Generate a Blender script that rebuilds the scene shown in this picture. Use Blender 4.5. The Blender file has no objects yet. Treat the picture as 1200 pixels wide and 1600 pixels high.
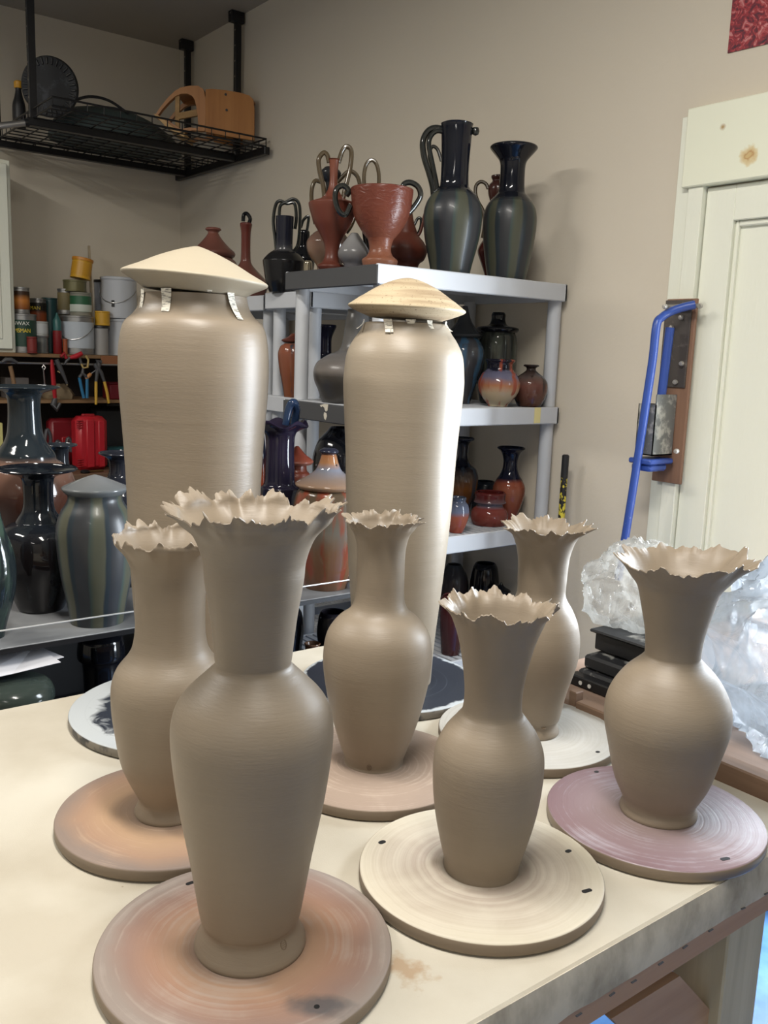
import bpy, math, random
from mathutils import Vector, Matrix, noise
# ---------------------------------------------------------------- camera, world, lights, exposure
sc = bpy.context.scene
COL = sc.collection
R = math.radians
CAM_H, FPX, PITCH, ROLL, AZ = 1.57, 1411.1, R(9.865), R(2.085), R(52.2)
Fv = Vector((math.cos(AZ)*math.cos(PITCH), math.sin(AZ)*math.cos(PITCH), -math.sin(PITCH)))
R0 = Fv.cross(Vector((0, 0, 1))).normalized(); U0 = R0.cross(Fv)
Rv = R0*math.cos(ROLL) + U0*math.sin(ROLL)
Uv = -R0*math.sin(ROLL) + U0*math.cos(ROLL)
cam_d = bpy.data.cameras.new('camera'); cam = bpy.data.objects.new('camera', cam_d); COL.objects.link(cam)
cam_d.sensor_fit = 'VERTICAL'; cam_d.sensor_height = 32.0; cam_d.lens = 32.0*FPX/1600.0
cam_d.clip_start = 0.02
m3 = Matrix((Rv, Uv, -Fv)).transposed()
cam.matrix_world = Matrix.Translation((0, 0, CAM_H)) @ m3.to_4x4()
sc.camera = cam
sc.view_settings.view_transform = 'Standard'; sc.view_settings.look = 'None'
sc.view_settings.gamma = 1; sc.view_settings.use_curve_mapping = False
sc.view_settings.exposure = 0.0
w = bpy.data.worlds.new('world'); sc.world = w; w.use_nodes = True
w.node_tree.nodes['Background'].inputs[0].default_value = (0.62, 0.78, 1.0, 1)
w.node_tree.nodes['Background'].inputs[1].default_value = 1.2

def area(name, loc, direction, sx, sy, power, color, spread=180):
    l = bpy.data.lights.new(name, 'AREA'); l.shape = 'RECTANGLE'; l.size = sx; l.size_y = sy
    l.energy = power; l.color = color; l.spread = R(spread)
    o = bpy.data.objects.new(name, l); COL.objects.link(o); o.location = loc
    o.rotation_euler = Vector(direction).to_track_quat('-Z', 'Y').to_euler(); return o
WARM = (1.0, 0.95, 0.87)
LAMPS = [((0.45, 0.70, 3.13), 66), ((-0.7, 2.9, 3.13), 62), ((-1.9, -1.2, 3.13), 26)]  # second lamp is unseen fill, added to brighten the left wall
for lo, pw in LAMPS:
    area('ceiling_and_fill_light', lo, (0, 0, -1), 0.25, 1.2, pw, WARM)
area('window_daylight', (2.66, 0.88, 1.25), (-1, 0.05, -0.05), 0.74, 1.5, 165, (0.84, 0.92, 1.0))

# ---------------------------------------------------------------- helpers
def ray(x, y): return Fv + Rv*((x-600)/FPX) + Uv*((800-y)/FPX)
def at(x, y, ax, v):
    "the point of a plane (axis ax = v) seen at a place of the photograph"
    d = ray(x, y); o = Vector((0, 0, CAM_H)); return o + d*((v-o[ax])/d[ax])
def proj(P):
    d = Vector(P)-Vector((0, 0, CAM_H)); z = d.dot(Fv); return (600+FPX*d.dot(Rv)/z, 800-FPX*d.dot(Uv)/z)
def rgb(r, g, b, k=1.0):
    f = lambda c: ((c/255)/12.92 if c/255 <= .04045 else ((c/255+.055)/1.055)**2.4)*k
    return (f(r), f(g), f(b), 1)
def tag(o, label, cat, group=None, kind=None):
    if label: o['label'] = label
    if cat: o['category'] = cat
    if group: o['group'] = group
    if kind: o['kind'] = kind
    return o
def obj(name, verts, faces, mat, parent=None, smooth=True, loc=None, autos=None):
    me = bpy.data.meshes.new(name); me.from_pydata([tuple(v) for v in verts], [], faces); me.update()
    if mat: me.materials.append(mat)
    if smooth:
        for p in me.polygons: p.use_smooth = True
        try: me.set_sharp_from_angle(angle=R(autos or 40))
        except Exception: pass
    o = bpy.data.objects.new(name, me); COL.objects.link(o)
    if loc is not None: o.location = loc
    if parent: o.parent = parent
    return o
def thing(name, label, cat, loc=(0, 0, 0), rz=0, group=None):
    o = bpy.data.objects.new(name, None); o.empty_display_size = .05; COL.objects.link(o)
    o.location = loc; o.rotation_euler = (0, 0, rz); return tag(o, label, cat, group)
class MB:
    def __init__(s): s.v = []; s.f = []
    def add(s, vs, fs):
        n = len(s.v); s.v += [Vector(v) for v in vs]; s.f += [tuple(i+n for i in f) for f in fs]; return s
    def box(s, x0, y0, z0, x1, y1, z1, b=0.0, M=None):
        if x0 > x1: x0, x1 = x1, x0
        if y0 > y1: y0, y1 = y1, y0
        if z0 > z1: z0, z1 = z1, z0
        b = min(b, (x1-x0)*.45, (y1-y0)*.45, (z1-z0)*.45)
        if b <= 0:
            vs = [(x, y, z) for z in (z0, z1) for y in (y0, y1) for x in (x0, x1)]
            fs = [(0, 2, 3, 1), (4, 5, 7, 6), (0, 1, 5, 4), (2, 6, 7, 3), (0, 4, 6, 2), (1, 3, 7, 5)]
        else:
            vs = []; idx = {}
            X = (x0, x1); Y = (y0, y1); Z = (z0, z1)
            for i in (0, 1):
                for j in (0, 1):
                    for k in (0, 1):
                        sx, sy, sz = (1-2*i)*b, (1-2*j)*b, (1-2*k)*b
                        for a, p in enumerate(((X[i], Y[j]+sy, Z[k]+sz), (X[i]+sx, Y[j], Z[k]+sz), (X[i]+sx, Y[j]+sy, Z[k]))):
                            idx[i, j, k, a] = len(vs); vs.append(p)
            q = lambda L: [idx[t] for t in L]
            fs = [q([(0, 0, 0, 0), (0, 0, 1, 0), (0, 1, 1, 0), (0, 1, 0, 0)]), q([(1, 0, 0, 0), (1, 1, 0, 0), (1, 1, 1, 0), (1, 0, 1, 0)]),
                  q([(0, 0, 0, 1), (1, 0, 0, 1), (1, 0, 1, 1), (0, 0, 1, 1)]), q([(0, 1, 0, 1), (0, 1, 1, 1), (1, 1, 1, 1), (1, 1, 0, 1)]),
                  q([(0, 0, 0, 2), (0, 1, 0, 2), (1, 1, 0, 2), (1, 0, 0, 2)]), q([(0, 0, 1, 2), (1, 0, 1, 2), (1, 1, 1, 2), (0, 1, 1, 2)])]
            for i in (0, 1):
                for j in (0, 1):
                    fs.append(q([(i, j, 0, 0), (i, j, 0, 1), (i, j, 1, 1), (i, j, 1, 0)]))
                    fs.append(q([(i, 0, j, 0), (i, 0, j, 2), (i, 1, j, 2), (i, 1, j, 0)]))
                    fs.append(q([(0, i, j, 1), (0, i, j, 2), (1, i, j, 2), (1, i, j, 1)]))
                    for k in (0, 1): fs.append(q([(i, j, k, 0), (i, j, k, 1), (i, j, k, 2)]))
            # make every face point outwards
            c = Vector(((x0+x1)/2, (y0+y1)/2, (z0+z1)/2)); out = []
            for f in fs:
                p = [Vector(vs[t]) for t in f]; n = (p[1]-p[0]).cross(p[2]-p[0]); m = sum(p, Vector())/len(p)
                out.append(f if n.dot(m-c) > 0 else f[::-1])
            fs = out
        if M is not None: vs = [M @ Vector(v) for v in vs]
        return s.add(vs, fs)
    def tube(s, pts, r, n=10, flat=1.0, closed=False):
        pts = [Vector(p) for p in pts]; m = len(pts); rs = list(r) if isinstance(r, (list, tuple)) else [r]*m
        if len(rs) != m: rs = [rs[min(len(rs)-1, int(i*(len(rs)-1)/max(1, m-1)))]*(1-(i*(len(rs)-1)/max(1, m-1)) % 1) + rs[min(len(rs)-1, int(i*(len(rs)-1)/max(1, m-1))+1)]*((i*(len(rs)-1)/max(1, m-1)) % 1) for i in range(m)]
        vs = []; up = None
        for i, p in enumerate(pts):
            a = pts[(i-1) % m] if closed else pts[max(i-1, 0)]; b = pts[(i+1) % m] if closed else pts[min(i+1, m-1)]
            t = (b-a).normalized()
            if up is None: up = t.orthogonal().normalized()
            up = (up - t*up.dot(t)); up = up.normalized() if up.length > 1e-6 else t.orthogonal().normalized()
            sd = t.cross(up)
            for k in range(n):
                an = 2*math.pi*k/n; vs.append(p + (up*math.cos(an) + sd*math.sin(an)*flat)*rs[i])
        fs = []
        for i in range(m if closed else m-1):
            for k in range(n):
                a = i*n+k; b = i*n+(k+1) % n; j = ((i+1) % m)*n
                fs.append((a, b, j+(k+1) % n, j+k))
        if not closed: fs += [tuple(range(n))[::-1], tuple((m-1)*n+k for k in range(n))]
        return s.add(vs, fs)
    def cyl(s, p, q, r, n=20, r2=None): return s.tube([p, q], [r, r if r2 is None else r2], n)
    def lathe(s, prof, n=48, c=(0, 0, 0), M=None):
        vs = []; fs = []
        for r, z in prof:
            for k in range(n):
                a = 2*math.pi*k/n; v = Vector((c[0]+r*math.cos(a), c[1]+r*math.sin(a), c[2]+z)); vs.append(M @ v if M else v)
        for i in range(len(prof)-1):
            for k in range(n):
                fs.append((i*n+k, i*n+(k+1) % n, (i+1)*n+(k+1) % n, (i+1)*n+k))
        fs.append(tuple(range(n))[::-1]); L = (len(prof)-1)*n; fs.append(tuple(L+k for k in range(n)))
        return s.add(vs, fs)
    def prism(s, poly, z0, z1, M=None, hole=None):
        "polygon in x,y extruded along z; hole = a same-length polygon inside it"
        n = len(poly)
        if hole is None:
            vs = [(x, y, z0) for x, y in poly]+[(x, y, z1) for x, y in poly]
            fs = [tuple(range(n))[::-1], tuple(range(n, 2*n))]+[(k, (k+1) % n, n+(k+1) % n, n+k) for k in range(n)]
        else:
            vs = [(x, y, z) for z in (z0, z1) for P in (poly, hole) for x, y in P]; fs = []
            for k in range(n):
                j = (k+1) % n
                fs += [(k, j, 2*n+j, 2*n+k), (n+j, n+k, 3*n+k, 3*n+j), (2*n+k, 2*n+j, 3*n+j, 3*n+k), (j, k, n+k, n+j)]
        if M is not None: vs = [M @ Vector(v) for v in vs]
        return s.add(vs, fs)
    def build(s, name, mat, parent=None, smooth=True, loc=None, autos=None): return obj(name, s.v, s.f, mat, parent, smooth, loc, autos)
def spline(pts, per=6):
    pts = [Vector(p) for p in pts]; P = [pts[0]*2-pts[1]]+pts+[pts[-1]*2-pts[-2]]; out = []
    for i in range(1, len(P)-2):
        a, b, c, d = P[i-1:i+3]
        for k in range(per):
            t = k/per; out.append(.5*((2*b)+(c-a)*t+(2*a-5*b+4*c-d)*t*t+(3*b-a-3*c+d)*t**3))
    out.append(pts[-1]); return out
def smoothprof(prof, per=5):
    pts = spline([(max(r, .0005), z, 0) for r, z in prof], per); return [(max(p[0], .0005), p[1]) for p in pts]

# ---------------------------------------------------------------- materials
def mat(name, col, rough=.6, metal=0, coat=0, bump=None, spec=.5, sheen=0):
    m = bpy.data.materials.new(name); m.use_nodes = True; b = m.node_tree.nodes['Principled BSDF']
    b.inputs['Base Color'].default_value = col; b.inputs['Roughness'].default_value = rough
    b.inputs['Metallic'].default_value = metal; b.inputs['Coat Weight'].default_value = coat
    b.inputs['Coat Roughness'].default_value = .06; b.inputs['Specular IOR Level'].default_value = spec
    m.diffuse_color = col; return m
class NT:
    def __init__(s, m): s.m = m; s.t = m.node_tree; s.n = s.t.nodes; s.b = s.n['Principled BSDF']; s.tc = s.n.new('ShaderNodeTexCoord')
    def l(s, a, b): s.t.links.new(a, b)
    def map(s, src='Object', scale=(1, 1, 1), loc=(0, 0, 0)):
        mp = s.n.new('ShaderNodeMapping'); mp.inputs['Scale'].default_value = scale; mp.inputs['Location'].default_value = loc
        s.l(s.tc.outputs[src], mp.inputs[0]); return mp.outputs[0]
    def noise(s, vec, scale=5, detail=4, rough=.5, dist=0):
        n = s.n.new('ShaderNodeTexNoise'); n.inputs['Scale'].default_value = scale; n.inputs['Detail'].default_value = detail
        n.inputs['Roughness'].default_value = rough; n.inputs['Distortion'].default_value = dist; s.l(vec, n.inputs['Vector']); return n.outputs['Fac']
    def ramp(s, fac, stops, interp='LINEAR'):
        r = s.n.new('ShaderNodeValToRGB'); r.color_ramp.interpolation = interp; e = r.color_ramp.elements
        while len(e) < len(stops): e.new(0.5)
        for i, (p, c) in enumerate(stops): e[i].position = p; e[i].color = c if len(c) == 4 else (*c, 1)
        s.l(fac, r.inputs[0]); return r.outputs[0]
    def mix(s, fac, a, b, mode='MIX'):
        n = s.n.new('ShaderNodeMix'); n.data_type = 'RGBA'; n.blend_type = mode
        for sock, v in ((n.inputs[0], fac), (n.inputs[6], a), (n.inputs[7], b)):
            if hasattr(v, 'is_linked') or hasattr(v, 'node'): s.l(v, sock)
            else: sock.default_value = v
        return n.outputs[2]
    def math(s, op, a, b=0.0, c=0.0):
        n = s.n.new('ShaderNodeMath'); n.operation = op
        for i, v in enumerate((a, b, c)):
            if hasattr(v, 'node'): s.l(v, n.inputs[i])
            else: n.inputs[i].default_value = v
        return n.outputs[0]
    def sep(s, vec):
        n = s.n.new('ShaderNodeSeparateXYZ'); s.l(vec, n.inputs[0]); return n.outputs
    def col(s, v): s.l(v, s.b.inputs['Base Color'])
    def bump(s, h, strength=.3, dist=.002):
        n = s.n.new('ShaderNodeBump'); n.inputs['Strength'].default_value = strength; n.inputs['Distance'].default_value = dist
        s.l(h, n.inputs['Height']); s.l(n.outputs[0], s.b.inputs['Normal'])
K = lambda v: (v, v, v, 1)
def m_wall(name, c):
    m = mat(name, c, .75); t = NT(m); v = t.map(); n = t.noise(v, 90, 3); t.bump(n, .25, .002)
    t.col(t.mix(t.noise(v, 1.2, 3), c, tuple(x*.93 for x in c[:3])+(1,))); return m
def m_clay(name, c, lo=.86, bands=0.5, rough=.42):
    m = mat(name, c, rough, spec=.45); t = NT(m); v = t.map(scale=(3, 3, 55)); z = t.noise(v, 1.0, 4, .6)
    big = t.noise(t.map(scale=(2, 2, 9)), 2.0, 2)
    dark = tuple(x*lo for x in c[:3])+(1,)
    t.col(t.mix(t.mix(bands, z, big), dark, tuple(min(1, x*1.06) for x in c[:3])+(1,)))
    fine = t.noise(t.map(scale=(40, 40, 260)), 2.0, 3); t.bump(t.math('ADD', z, t.math('MULTIPLY', fine, .35)), .35, .0016)
    return m
def m_wood(name, a, b, axis=0, sc_=9, rough=.65):
    m = mat(name, a, rough); t = NT(m); s = [sc_*3]*3; s[axis] = sc_*.18
    n = t.noise(t.map(scale=s), 1.0, 5, .6, .6); t.col(t.ramp(n, [(.3, b), (.7, a)])); t.bump(n, .2, .002); return m
def m_dusty(name, base, dust, amt=.5, sc_=30, rough=.6, metal=0):
    m = mat(name, base, rough, metal); t = NT(m); n = t.noise(t.map(), sc_, 6, .65)
    t.col(t.ramp(n, [(amt, base), (min(1, amt+.12), dust)])); return m
def m_bat(name, stops, smear, seed=0, ringk=55, rough=.6, dustamt=.55):
    "wheel bat: rings from the wheel plus smeared slip; stops by radius (0..0.2 m)"
    m = mat(name, stops[0][1], rough); t = NT(m); v = t.map(loc=(0, 0, 0)); x, y, z = t.sep(v)[0:3]
    rr = t.math('SQRT', t.math('ADD', t.math('MULTIPLY', x, x), t.math('MULTIPLY', y, y)))
    n0 = t.noise(t.map(loc=(seed, seed*.7, 0)), 7, 3, .5, .8)
    r2 = t.math('ADD', rr, t.math('MULTIPLY', t.math('SUBTRACT', n0, .5), .05))
    base = t.ramp(t.math('MULTIPLY', r2, 5.65), stops)
    cmb = t.n.new('ShaderNodeCombineXYZ'); t.l(t.math('MULTIPLY', t.math('ADD', rr, t.math('MULTIPLY', n0, .01)), ringk), cmb.inputs[0])
    cmb.inputs[1].default_value = seed
    ring = t.noise(cmb.outputs[0], 3.0, 3, .6)
    n1 = t.noise(t.map(loc=(seed*2, 0, seed)), 10, 5, .6, .4)
    f = t.ramp(t.mix(.5, ring, n1), [(dustamt-.08, K(0)), (dustamt+.1, K(1))])
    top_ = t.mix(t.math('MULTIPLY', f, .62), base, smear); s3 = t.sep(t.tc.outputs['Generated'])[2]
    t.col(t.mix(t.ramp(s3, [(.90, K(1)), (.94, K(0))]), top_, rgb(122, 108, 92))); t.bump(ring, .4, .002); return m  # browner side puts the shade of the bat edge into its colour
def m_glaze(name, bands, drip=None, h=.3, rough=.1, ns=14, strips=None, amp=.25, sat=None):
    "glossy glaze: bands by height 0..h, edges broken by noise; drip = colour of vertical runs"
    m = mat(name, bands[0][1], rough, coat=.03, spec=.32); t = NT(m); v = t.map(); s = t.sep(v)
    n = t.noise(v, ns, 4, .6); zz = t.math('ADD', t.sep(t.tc.outputs['Generated'])[2], t.math('MULTIPLY', t.math('SUBTRACT', n, .5), amp*.8))
    c = t.ramp(zz, bands)
    if drip:
        d = t.noise(t.map(scale=(1, 1, .12)), 26, 3, .55); c = t.mix(t.ramp(d, [(.5, K(0)), (.6, K(1))]), c, drip)
    c = t.mix(t.noise(v, 60, 3), c, tuple(x*.6 for x in bands[0][1][:3])+(1,), 'MIX') if sat else c
    t.col(c); t.bump(t.noise(v, 35, 3), .12, .002); return m

CLAY = m_clay('wet_stoneware_clay', rgb(137, 124, 107), rough=.47)
CLAYT = m_clay('tall_jar_clay', rgb(136, 123, 106))
CLAYDRY = m_clay('drying_clay', rgb(205, 186, 158), .8, rough=.6)
WALL = m_wall('wall_paint', rgb(209, 200, 184)); CEIL = m_wall('ceiling_paint', rgb(168, 160, 148))
WHITE = mat('white_trim_paint', rgb(226, 228, 214), .45)
t = NT(WHITE); t.bump(t.noise(t.map(scale=(30, 30, 3)), 6, 4), .3, .002)
BOARD = mat('knotty_header_board', rgb(228, 230, 210), .5)
t = NT(BOARD); v = t.map()
def knot(t, v, y, z, r):
    s = t.sep(v); dy = t.math('SUBTRACT', s[1], y); dz = t.math('SUBTRACT', s[2], z)
    d = t.math('SQRT', t.math('ADD', t.math('MULTIPLY', dy, dy), t.math('MULTIPLY', dz, dz)))
    d = t.math('ADD', d, t.math('MULTIPLY', t.math('SUBTRACT', t.noise(v, 60, 3), .5), r*.8)); return t.math('DIVIDE', d, r)
k1 = at(1172, 243, 0, 2.41); k2 = at(1131, 199, 0, 2.41)
c = t.ramp(knot(t, v, k1.y, k1.z, .03), [(.2, rgb(198, 172, 120)), (.35, rgb(180, 140, 90)), (.5, rgb(205, 182, 135)), (.75, rgb(214, 200, 160)), (1, rgb(228, 230, 210))])
c2 = t.ramp(knot(t, v, k2.y, k2.z, .011), [(.2, rgb(165, 135, 90)), (1, rgb(228, 230, 210))])
t.col(t.mix(1.0, c, c2, 'DARKEN'))
CANVAS = mat('canvas', rgb(236, 226, 196), .8); t = NT(CANVAS); v = t.map()
st = t.ramp(t.noise(v, 3.2, 5, .55), [(.35, rgb(172, 164, 148)), (.6, rgb(188, 182, 168))])
sm = at(640, 1520, 2, .85); ss = t.sep(v)
dx = t.math('DIVIDE', t.math('SUBTRACT', ss[0], sm.x), .05); dy = t.math('DIVIDE', t.math('SUBTRACT', ss[1], sm.y), .075)
dd = t.math('ADD', t.math('SQRT', t.math('ADD', t.math('MULTIPLY', dx, dx), t.math('MULTIPLY', dy, dy))), t.math('MULTIPLY', t.noise(v, 45, 4), 1.1))
sp = t.ramp(t.noise(v, 42, 2, .4), [(.20, rgb(165, 145, 118)), (.225, K(1))])
t.col(t.mix(1.0, t.mix(t.ramp(dd, [(.75, K(.75)), (1.25, K(0))]), st, rgb(160, 132, 100)), sp, 'MULTIPLY')); t.bump(t.noise(v, 500, 2), .25, .001)
CANVAS2 = mat('soiled_canvas_side', rgb(178, 170, 155), .85); t = NT(CANVAS2)
t.col(t.ramp(t.noise(t.map(scale=(1, 1, .6)), 16, 5, .6), [(.3, rgb(140, 132, 118)), (.62, rgb(196, 188, 172))]))
PLY = m_wood('table_lumber', rgb(186, 152, 122), rgb(160, 124, 96), 0, 6)
PINE = m_wood('pale_leg_lumber', rgb(192, 182, 156), rgb(164, 152, 126), 2, 6)
BROWNWOOD = m_wood('brown_bench_lumber', rgb(134, 108, 88), rgb(106, 82, 64), 1, 6)
FLOOR = mat('blue_painted_floor', rgb(70, 128, 190), .4); t = NT(FLOOR)
t.col(t.ramp(t.noise(t.map(), 3.5, 5, .6), [(.35, rgb(36, 84, 140)), (.6, rgb(78, 122, 172))]))
PLASTIC = mat('grey_white_plastic', rgb(182, 185, 190), .45)
PLASTICD = mat('dark_plastic', rgb(62, 63, 66), .5)
BLACK = mat('black_metal', rgb(28, 28, 30), .4, .3); BLACKP = mat('black_plastic', rgb(24, 25, 28), .45)
BLACKG = mat('black_glaze', rgb(16, 17, 22), .1, coat=.05, spec=.35)
CHROME = mat('steel', rgb(190, 190, 190), .3, 1); DGREY = mat('dark_grey', rgb(70, 70, 72), .5)

# ---------------------------------------------------------------- room
WX, WY, CZ, BX, BY = 2.45, 5.268, 3.285, -3.2, -2.6
def struct(name, mb, m, parent=None):
    o = mb.build(name, m, parent, False)
    if parent is None: o['kind'] = 'structure'
    return o
struct('floor', MB().box(BX-.1, BY-.1, -.1, WX+.12, WY+.12, 0), FLOOR)
struct('ceiling', MB().box(BX-.1, BY-.1, CZ, WX+.12, WY+.12, CZ+.1), CEIL)
struct('wall_left', MB().box(BX-.1, WY, 0, WX+.12, WY+.12, CZ), WALL)
struct('wall_near', MB().box(BX-.1, BY-.12, 0, WX+.12, BY, CZ), WALL)
struct('wall_far_left', MB().box(BX-.12, BY, 0, BX, WY, CZ), WALL)
# right wall with the glazed door unit: opening y -0.35..1.60, z 0..2.05
OY0, OY1, OZ = -0.35, 1.645, 2.09
mb = MB().box(WX, OY1, 0, WX+.12, WY, CZ).box(WX, BY, 0, WX+.12, OY0, CZ).box(WX, OY0, OZ, WX+.12, OY1, CZ)
struct('wall_right', mb, WALL)
# casing: two stepped boards at the left, header board over them
struct('trim_1', MB().box(WX-.022, 1.695, 0, WX, 1.745, 2.30, .002), WHITE)
struct('trim_2', MB().box(WX-.034, OY1, 0, WX, 1.695, 2.10, .002), WHITE)
struct('trim_3', MB().box(WX-.045, OY0-.11, 2.092, WX-.001, 1.713, 2.315, .003), BOARD)
struct('trim_4', MB().box(WX-.03, OY0-.1, 0, WX, OY0, 2.10, .002), WHITE)
d = MB().box(WX-.015, 1.548, .02, WX+.035, OY1-.003, OZ-.003, .002).box(WX-.015, OY0+.003, 1.988, WX+.035, 1.548, OZ-.003, .002)
d.box(WX-.015, OY0+.003, .02, WX+.035, OY0+.09, 1.988, .002).box(WX-.015, OY0+.09, .02, WX+.035, 1.548, .16, .002)
d.box(WX-.012, 1.26, .16, WX+.035, 1.30, 1.988, .002)
door = struct('door_1', d, WHITE)
bead = MB()
for a, b in (((1.536, 1.548), (.16, 1.988)), ((1.30, 1.312), (.16, 1.988))): bead.box(WX-.002, a[0], b[0], WX+.02, a[1], b[1], .003)
bead.box(WX-.002, 1.312, 1.972, WX+.02, 1.536, 1.988, .003).box(WX-.002, 1.312, .16, WX+.02, 1.536, .176, .003)
bead.build('moulding', WHITE, door, False)
MB().box(WX+.012, 1.30, .16, WX+.03, 1.548, 1.988).build('panel', WHITE, door, False)
GL = bpy.data.materials.new('window_glass'); GL.use_nodes = True; g = GL.node_tree; g.nodes.clear()
o_ = g.nodes.new('ShaderNodeOutputMaterial'); tr = g.nodes.new('ShaderNodeBsdfTransparent'); gs = g.nodes.new('ShaderNodeBsdfGlossy'); mx = g.nodes.new('ShaderNodeMixShader')
mx.inputs[0].default_value = .06; gs.inputs['Roughness'].default_value = .02
g.links.new(tr.outputs[0], mx.inputs[1]); g.links.new(gs.outputs[0], mx.inputs[2]); g.links.new(mx.outputs[0], o_.inputs[0])
MB().box(WX+.01, OY0+.09, .16, WX+.016, 1.26, 1.988).build('glass_pane', GL, door, False)

# ceiling lamps (off frame, they light the room; the second is added fill)
LENS = bpy.data.materials.new('lamp_diffuser'); LENS.use_nodes = True
LENS.node_tree.nodes['Principled BSDF'].inputs['Emission Color'].default_value = (*WARM, 1); LENS.node_tree.nodes['Principled BSDF'].inputs['Emission Strength'].default_value = 3
for i, (lo, pw) in enumerate(LAMPS):
    tt = thing('ceiling_and_fill_lamp', ['long white ceiling lamp above the vase table', 'long white ceiling lamp added as fill near the wall with the tool bench', 'long white ceiling lamp over the near part of the room'][i], 'lamp', (lo[0], lo[1], CZ))
    MB().box(-.16, -.64, -.06, .16, .64, 0, .005).build('housing', WHITE, tt, False)
    MB().box(-.13, -.61, -.085, .13, .61, -.06, .005).build('diffuser', LENS, tt, False)
    for o in bpy.data.objects:
        if o.type == 'LIGHT' and o.name.startswith('ceiling_and_fill_light') and (o.location-Vector(lo)).length < .01: o.location.z = CZ-.1

# ---------------------------------------------------------------- big worktable
TZ = .85
tb = thing('worktable', 'canvas-covered worktable holding the unfired clay vases', 'table', (0, 0, 0))
TX0, TX1, TY0, TY1 = -.62, 1.398, .627, 1.793
MB().box(TX0, TY0, .745, TX1, TY1, .835, .004).build('apron', PLY, tb, False)
MB().box(TX0-.003, TY0-.002, .82, TX1+.002, TY1+.003, TZ, .004).build('canvas_top', CANVAS, tb, False)
# canvas folded down over the near edge, lower hem wavy
vs = []; fs = []; N = 90; rn = random.Random(4)
for i in range(N+1):
    x = TX0 + (TX1-TX0)*i/N; b = .787 + .004*noise.noise(Vector((x*6, 1, 0))) + .003*noise.noise(Vector((x*23, 5, 0)))
    for z, y in ((TZ-.002, TY0-.003), (.82, TY0-.0075), (b, TY0-.006), (b, TY0-.0005), (TZ-.004, TY0+.001)): vs.append((x, y, z))
for i in range(N):
    for k in range(5):
        j = (k+1) % 5; fs.append((i*5+k, (i+1)*5+k, (i+1)*5+j, i*5+j))
obj('canvas_side', vs, fs, CANVAS2, tb)
for px, py in ((904, 1585), (956, 1553), (990, 1533), (1032, 1505), (1070, 1479), (1110, 1453), (1161, 1419), (1197, 1396), (1033+40, 1480-0)):
    if px == 1073: continue
    p = at(px, py, 1, TY0-.007)
    o = MB().box(-.005, -.0012, -.0006, .005, .0012, .0006).build('staple', DGREY, tb, False, (p.x, TY0-.0075, p.z)); o.rotation_euler.y = rn.uniform(-.1, .15)
for x0, y0 in ((1.178, TY0+.012), (1.2, TY1-.1), (TX0+.02, TY0+.012), (TX0+.02, TY1-.1)):
    MB().box(x0, y0, 0, x0+.105, y0+.088, .745, .003).build('leg', PINE, tb, False)
br = MB(); yb = TY0+.03
a = at(1062, 1525, 1, yb); b = at(955, 1592, 1, yb); c_ = at(1135, 1606, 1, yb); dv = (c_-a); a = a + (Vector((0, 0, .745))-Vector((0, 0, a.z))) if 0 else a
e1 = a + dv*6; e2 = b + dv*6
br.add([(p.x, yy, p.z) for yy in (yb, yb+.018) for p in (a, b, e2, e1)], [(0, 1, 2, 3), (7, 6, 5, 4), (0, 4, 5, 1), (1, 5, 6, 2), (2, 6, 7, 3), (3, 7, 4, 0)])
br.build('brace', PLY, tb, False)
MB().box(.1, 1.32, 0.05, 1.19, 1.34, .745).build('back_panel', BROWNWOOD, tb, False)
MB().box(.3, TY0+.1, .12, 1.168, 1.3, .14).build('lower_shelf', PLY, tb, False)

# ---------------------------------------------------------------- bats
BT = .87
def bat(name, c, r, m, label, holes, th=.0195):
    o = thing('wheel_bat', label, 'bat', (c[0], c[1], TZ+.0005))
    th = BT-TZ-.0005
    MB().lathe([(r-.004, 0), (r-.0015, .002), (r, .005), (r, th-.003), (r-.001, th-.001), (r-.003, th), (.001, th)], 128).build('disc', m, o, autos=50)
    for px, py, L, W, rot in holes:
        p = at(px, py, 2, BT); pr = []
        for k in range(24):
            an = 2*math.pi*k/24; pr.append((math.cos(an)*W+(L if math.cos(an) > 0 else -L), math.sin(an)*W))
        MB().prism(pr, -.002, .0004, Matrix.Rotation(rot, 4, 'Z')).build('pin_hole', BLACKP, o, False, (p.x-c[0], p.y-c[1], th))
    return o
G = lambda a, b, c: rgb(a, b, c)
rd_ = Vector((Rv.x, Rv.y)).normalized()
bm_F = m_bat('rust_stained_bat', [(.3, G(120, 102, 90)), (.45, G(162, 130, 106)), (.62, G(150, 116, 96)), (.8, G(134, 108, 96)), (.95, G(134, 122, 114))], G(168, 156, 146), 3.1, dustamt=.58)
t = NT(bm_F); old = t.b.inputs['Base Color'].links[0].from_socket; vv = t.map(); sx_ = t.sep(vv)
pc = at(499, 1572, 2, BT); lx, ly = pc.x-.484, pc.y-.864
dx_ = t.math('SUBTRACT', sx_[0], lx); dy_ = t.math('SUBTRACT', sx_[1], ly)
ua = t.math('ADD', t.math('MULTIPLY', dx_, rd_.x), t.math('MULTIPLY', dy_, rd_.y)); ub = t.math('SUBTRACT', t.math('MULTIPLY', dx_, rd_.y), t.math('MULTIPLY', dy_, rd_.x))
de = t.math('SQRT', t.math('ADD', t.math('POWER', t.math('DIVIDE', ua, .036), 2), t.math('POWER', t.math('DIVIDE', ub, .017), 2)))
t.col(t.mix(t.ramp(t.math('MULTIPLY', t.math('ADD', de, t.math('MULTIPLY', t.noise(vv, 50, 4), .9)), .5), [(.48, K(.8)), (.85, K(0))]), old, rgb(66, 68, 72)))
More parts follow.
